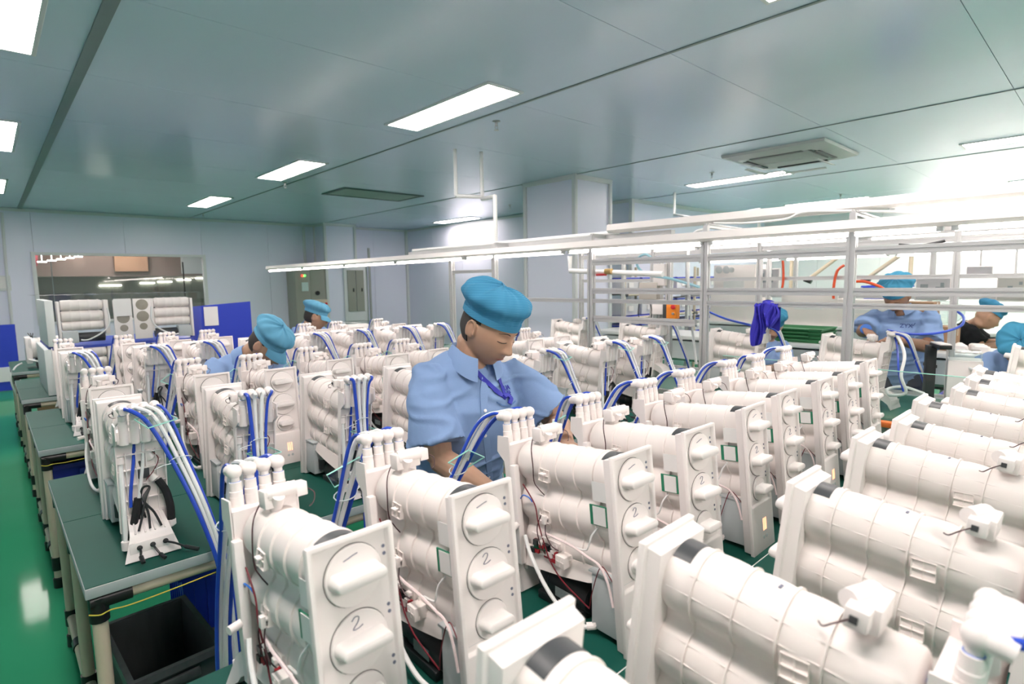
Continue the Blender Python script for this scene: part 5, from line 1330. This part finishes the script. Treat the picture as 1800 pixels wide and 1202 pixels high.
for yy in (-1.6, .5, 2.6, 4.5): prof('post', (0, yy, 0), (0, yy, 1.86), f4, .04)
M_SCR = mat('board_grey', hx(196, 192, 196), .5, noise_amt=.03); M_INK = mat('board_ink', hx(150, 156, 160), .6, noise_amt=.15, scale=40)
def board(px, py, X, wpx, hpx, label, blobs, m=M_SCR, name='instruction_board'):
    c = at(px, py, 0, X); l = at(px-wpx/2, py, 0, X); t = at(px, py-hpx/2, 0, X)
    wy, hz = abs(l.y-c.y)*2, abs(t.z-c.z)*2
    b = empty(name, c, 0, label, 'board')
    MB().box((0, 0, 0), (.03, wy, hz), bev=.003).build('frame', WHITE, b); MB().box((-.018, 0, 0), (.006, wy*.93, hz*.9)).build('sheet', m, b)
    if X < 8:
        MB().box((.03, 0, (1.83-c.z)/2), (.02, .02, abs(1.83-c.z))).build('hanger', ALU, b)
    for (u_, v_, a, h) in blobs: MB().box((-.022, -u_*wy, v_*hz), (.002, a*wy, h*hz)).build('figure', M_INK, b)
    return b
board(1640, 507, 7.95, 62, 42, 'pale board with two grey part diagrams right of the smiling man\'s cap', ((-.24, 0, .22, .36), (.2, -.05, .25, .25), (.26, .16, .1, .16)))
board(1782, 507, 7.95, 60, 46, 'pale grey board with faint white figures at the right picture edge', ((-.1, 0, .15, .2), (.2, .2, .1, .12), (.05, -.1, .1, .2)), mat('board_dull', hx(196, 192, 188), .5))
board(1350, 490, 7.95, 40, 36, 'grey screen with dark symbols left of the first orange hose', ((-.2, .18, .12, .2), (.1, .18, .2, .15), (0, -.12, .5, .12)))
board(1722, 476, 7.95, 46, 16, 'small lilac sign panel high up between the two pale boards', (), mat('sign_lilac', hx(214, 206, 212), .5))
# pipe rack with bins along the return wall
rk = empty('pipe_rack', (6.85, 4.95, 0), 0, 'beige pipe rack with rows of white bins beyond the production line', 'rack')
for x in (0, 1.0, 2.0, 3.0):
    for yy in (0, .5): put('leg', MB().tube([(0, 0, 0), (0, 0, 1.75)], .022, 10).mesh('leg', BEIGE), rk, (x, yy, 0))
for zz in (.62, .98, 1.33):
    for yy in (0, .5):
        put('rail', MB().tube([(0, 0, 0), (3.0, 0, 0)], .022, 10).mesh('rail', BEIGE), rk, (0, yy, zz))
        for x in (0, 1, 2, 3): put('joint', MB().tube([(-.06, 0, 0), (.06, 0, 0)], .030, 10).mesh('joint', JOINT), rk, (x, yy, zz))
    MB().box((1.5, .25, zz+.025), (3.0, .46, .01)).build('shelf_board', M_BB, rk)
wbin = None
lv = {0: 'lowest', 1: 'middle', 2: 'top'}
M_WB = mat('white_bin', (.66, .67, .68), .5, noise_amt=.04)
for k, zz in enumerate((.66, 1.02, 1.37)):
    for i in range(6):
        b = empty('parts_bin', (7.1+.5*i, 5.2, zz), 0, f'white parts bin, {ORD[i]} on the {lv[k]} shelf of the beige pipe rack', 'bin', 'white bins on the pipe rack')
        if wbin is None:
            mb = MB(); rr = [[V((sx*a, sy*b_, z)) for sx, sy in ((-1, -1), (1, -1), (1, 1), (-1, 1))] for a, b_, z in ((.19, .17, 0), (.21, .19, .22), (.20, .18, .22), (.18, .16, .01))]
            wbin = mb.rings(rr).mesh('bin_shell', M_WB); wlid = MB().box((0, 0, .20), (.43, .39, .025)).mesh('rim', M_BB)
            wlab = MB().box((0, -.19, .10), (.12, .012, .07)).mesh('bin_label', PAPER)
        put('bin_shell', wbin, b); put('rim', wlid, b); put('bin_label', wlab, b)
# beige A-frame rack with blue bins, green trays
r2_ = empty('pipe_rack', (8.9, 1.9, 0), 0, 'beige pipe rack with slanted braces and blue bins behind the widest frame post', 'rack')
for yy in (0, .75, 1.5): put('leg', MB().tube([(0, 0, 0), (0, 0, 1.9)], .026, 10).mesh('leg', BEIGE), r2_, (0, yy, 0))
for yy in (.05, .8): put('brace', MB().tube([(0, 0, 1.88), (0, .45, 1.52)], .026, 10).mesh('brace', BEIGE), r2_, (0, yy, 0)); 
for yy in (.5, 1.25): put('joint', MB().tube([(0, -.04, 1.48), (0, .06, 1.52)], .036, 10).mesh('joint', JOINT), r2_, (0, yy, 0))
for zz in (.75, 1.1, 1.9): put('rail', MB().tube([(0, -.2, zz), (0, 1.7, zz)], .026, 10).mesh('rail', BEIGE), r2_)
for i, (yy, zz) in enumerate(((2.05, 1.12), (2.05, .77), (2.65, .77))):
    crate('storage_bin', 8.9, yy+.1, .34, .5, .30, M_BB, 'blue bin, ' + ('upper one on the beige rack behind the widest frame post', 'lower one on the beige rack behind the widest frame post', 'lower bin farther left on the beige rack')[i], 'bin', z=zz)
M_GT = mat('green_tray', hx(54, 120, 76), .5)
gp = at(1395, 592, 0, 5.95)
for k in range(4):
    tr_ = empty('green_tray', (6.0, gp.y, .92+.035*k), 0, ('bottom', 'second', 'third', 'top')[k] + ' green tray in the small stack right of the hanging blue cloth', 'tray', 'stack of green trays')
    mb = MB(); mb.rings([[V((sx*a, sy*b_, z)) for sx, sy in ((-1, -1), (1, -1), (1, 1), (-1, 1))] for a, b_, z in ((.20, .30, 0), (.22, .32, .034), (.21, .31, .034), (.19, .29, .006))]); mb.build('tray_shell', M_GT, tr_)
    MB().box((-.222, 0, .028), (.01, .40, .012), bev=.002).build('tray_grip', M_GT, tr_)
# white boxes, cartons on the side benches
def wbox(px, py, X, wy, hz, dx, label, m=None, z=.92):
    c = at(px, py, 0, X)
    r = empty('white_box', (X+dx/2, c.y, z), 0, label, 'box')
    MB().box((0, 0, hz/2), (dx, wy, hz), bev=.006).build('box_body', m or WHITE2, r)
    MB().box((-dx/2-.002, 0, hz*.62), (.004, wy*.5, hz*.22)).build('box_label', PAPER, r)
    return r
wbox(1290, 560, 7.95, .75, .42, .4, 'large white box on the far bench left of the hanging cloth')
wbox(1290, 490, 7.98, .62, .70, .35, 'tall white cabinet with round ports behind the second frame post', z=1.34-.3)
for k, px in enumerate((1262, 1275, 1284)):
    c = at(px, 474, 0, 7.93)
    tag(MB().lathe([(.055-.015*(k == 2), 0), (.055-.015*(k == 2), -.012), (.03, -.014), (.001, -.014)], p0=(7.97, c.y, c.z), ax=(1, 0, 0), seg=20).build('round_port', M_WB), ('left', 'middle', 'small right')[k] + ' round port on the tall white cabinet', 'port')
wbox(1420, 560, 7.95, .7, .40, .4, 'white box on the far bench right of the hanging cloth')
wbox(1535, 545, 7.95, .8, .34, .4, 'white box on the far bench behind the smiling man\'s shoulder')
for k, (px, zz, s) in enumerate(((1612, .92, 'lower left'), (1612, 1.125, 'upper left'), (1650, .92, 'lower right'))):
    c = at(px, 590, 0, 6.0)
    carton(6.05, c.y, zz, .26, .24, .20, f'brown carton, {s} of the pile right of the smiling man', rz=0)
bag = at(1655, 560, 0, 6.0)
tag(MB().sphere((6.1, bag.y, 1.24), .12, 16, (1, 1.2, .9)).build('clear_bag', FILM), 'crumpled clear plastic bag lying on the carton pile', 'bag')
for k, (px, s) in enumerate(((1680, 'left'), (1720, 'right'))):
    c = at(px, 640, 0, 5.75)
    for q in range(3):
        tag(MB().box((5.86+.1*q, c.y+.03*q, .95), (.09, .10, .06), bev=.012).build('white_part', WHITE2), f'small white part, {ORD[q]} from the bench edge, {s} cluster by the black-shirted man', 'part', 'loose parts on the side bench')
# blue bins on the floor / bench beyond the splash screen
crate('storage_bin', 4.95, .62, .30, .40, .42, M_BB, 'blue bin behind the clear splash screen below the smiling man', 'bin', z=.30)
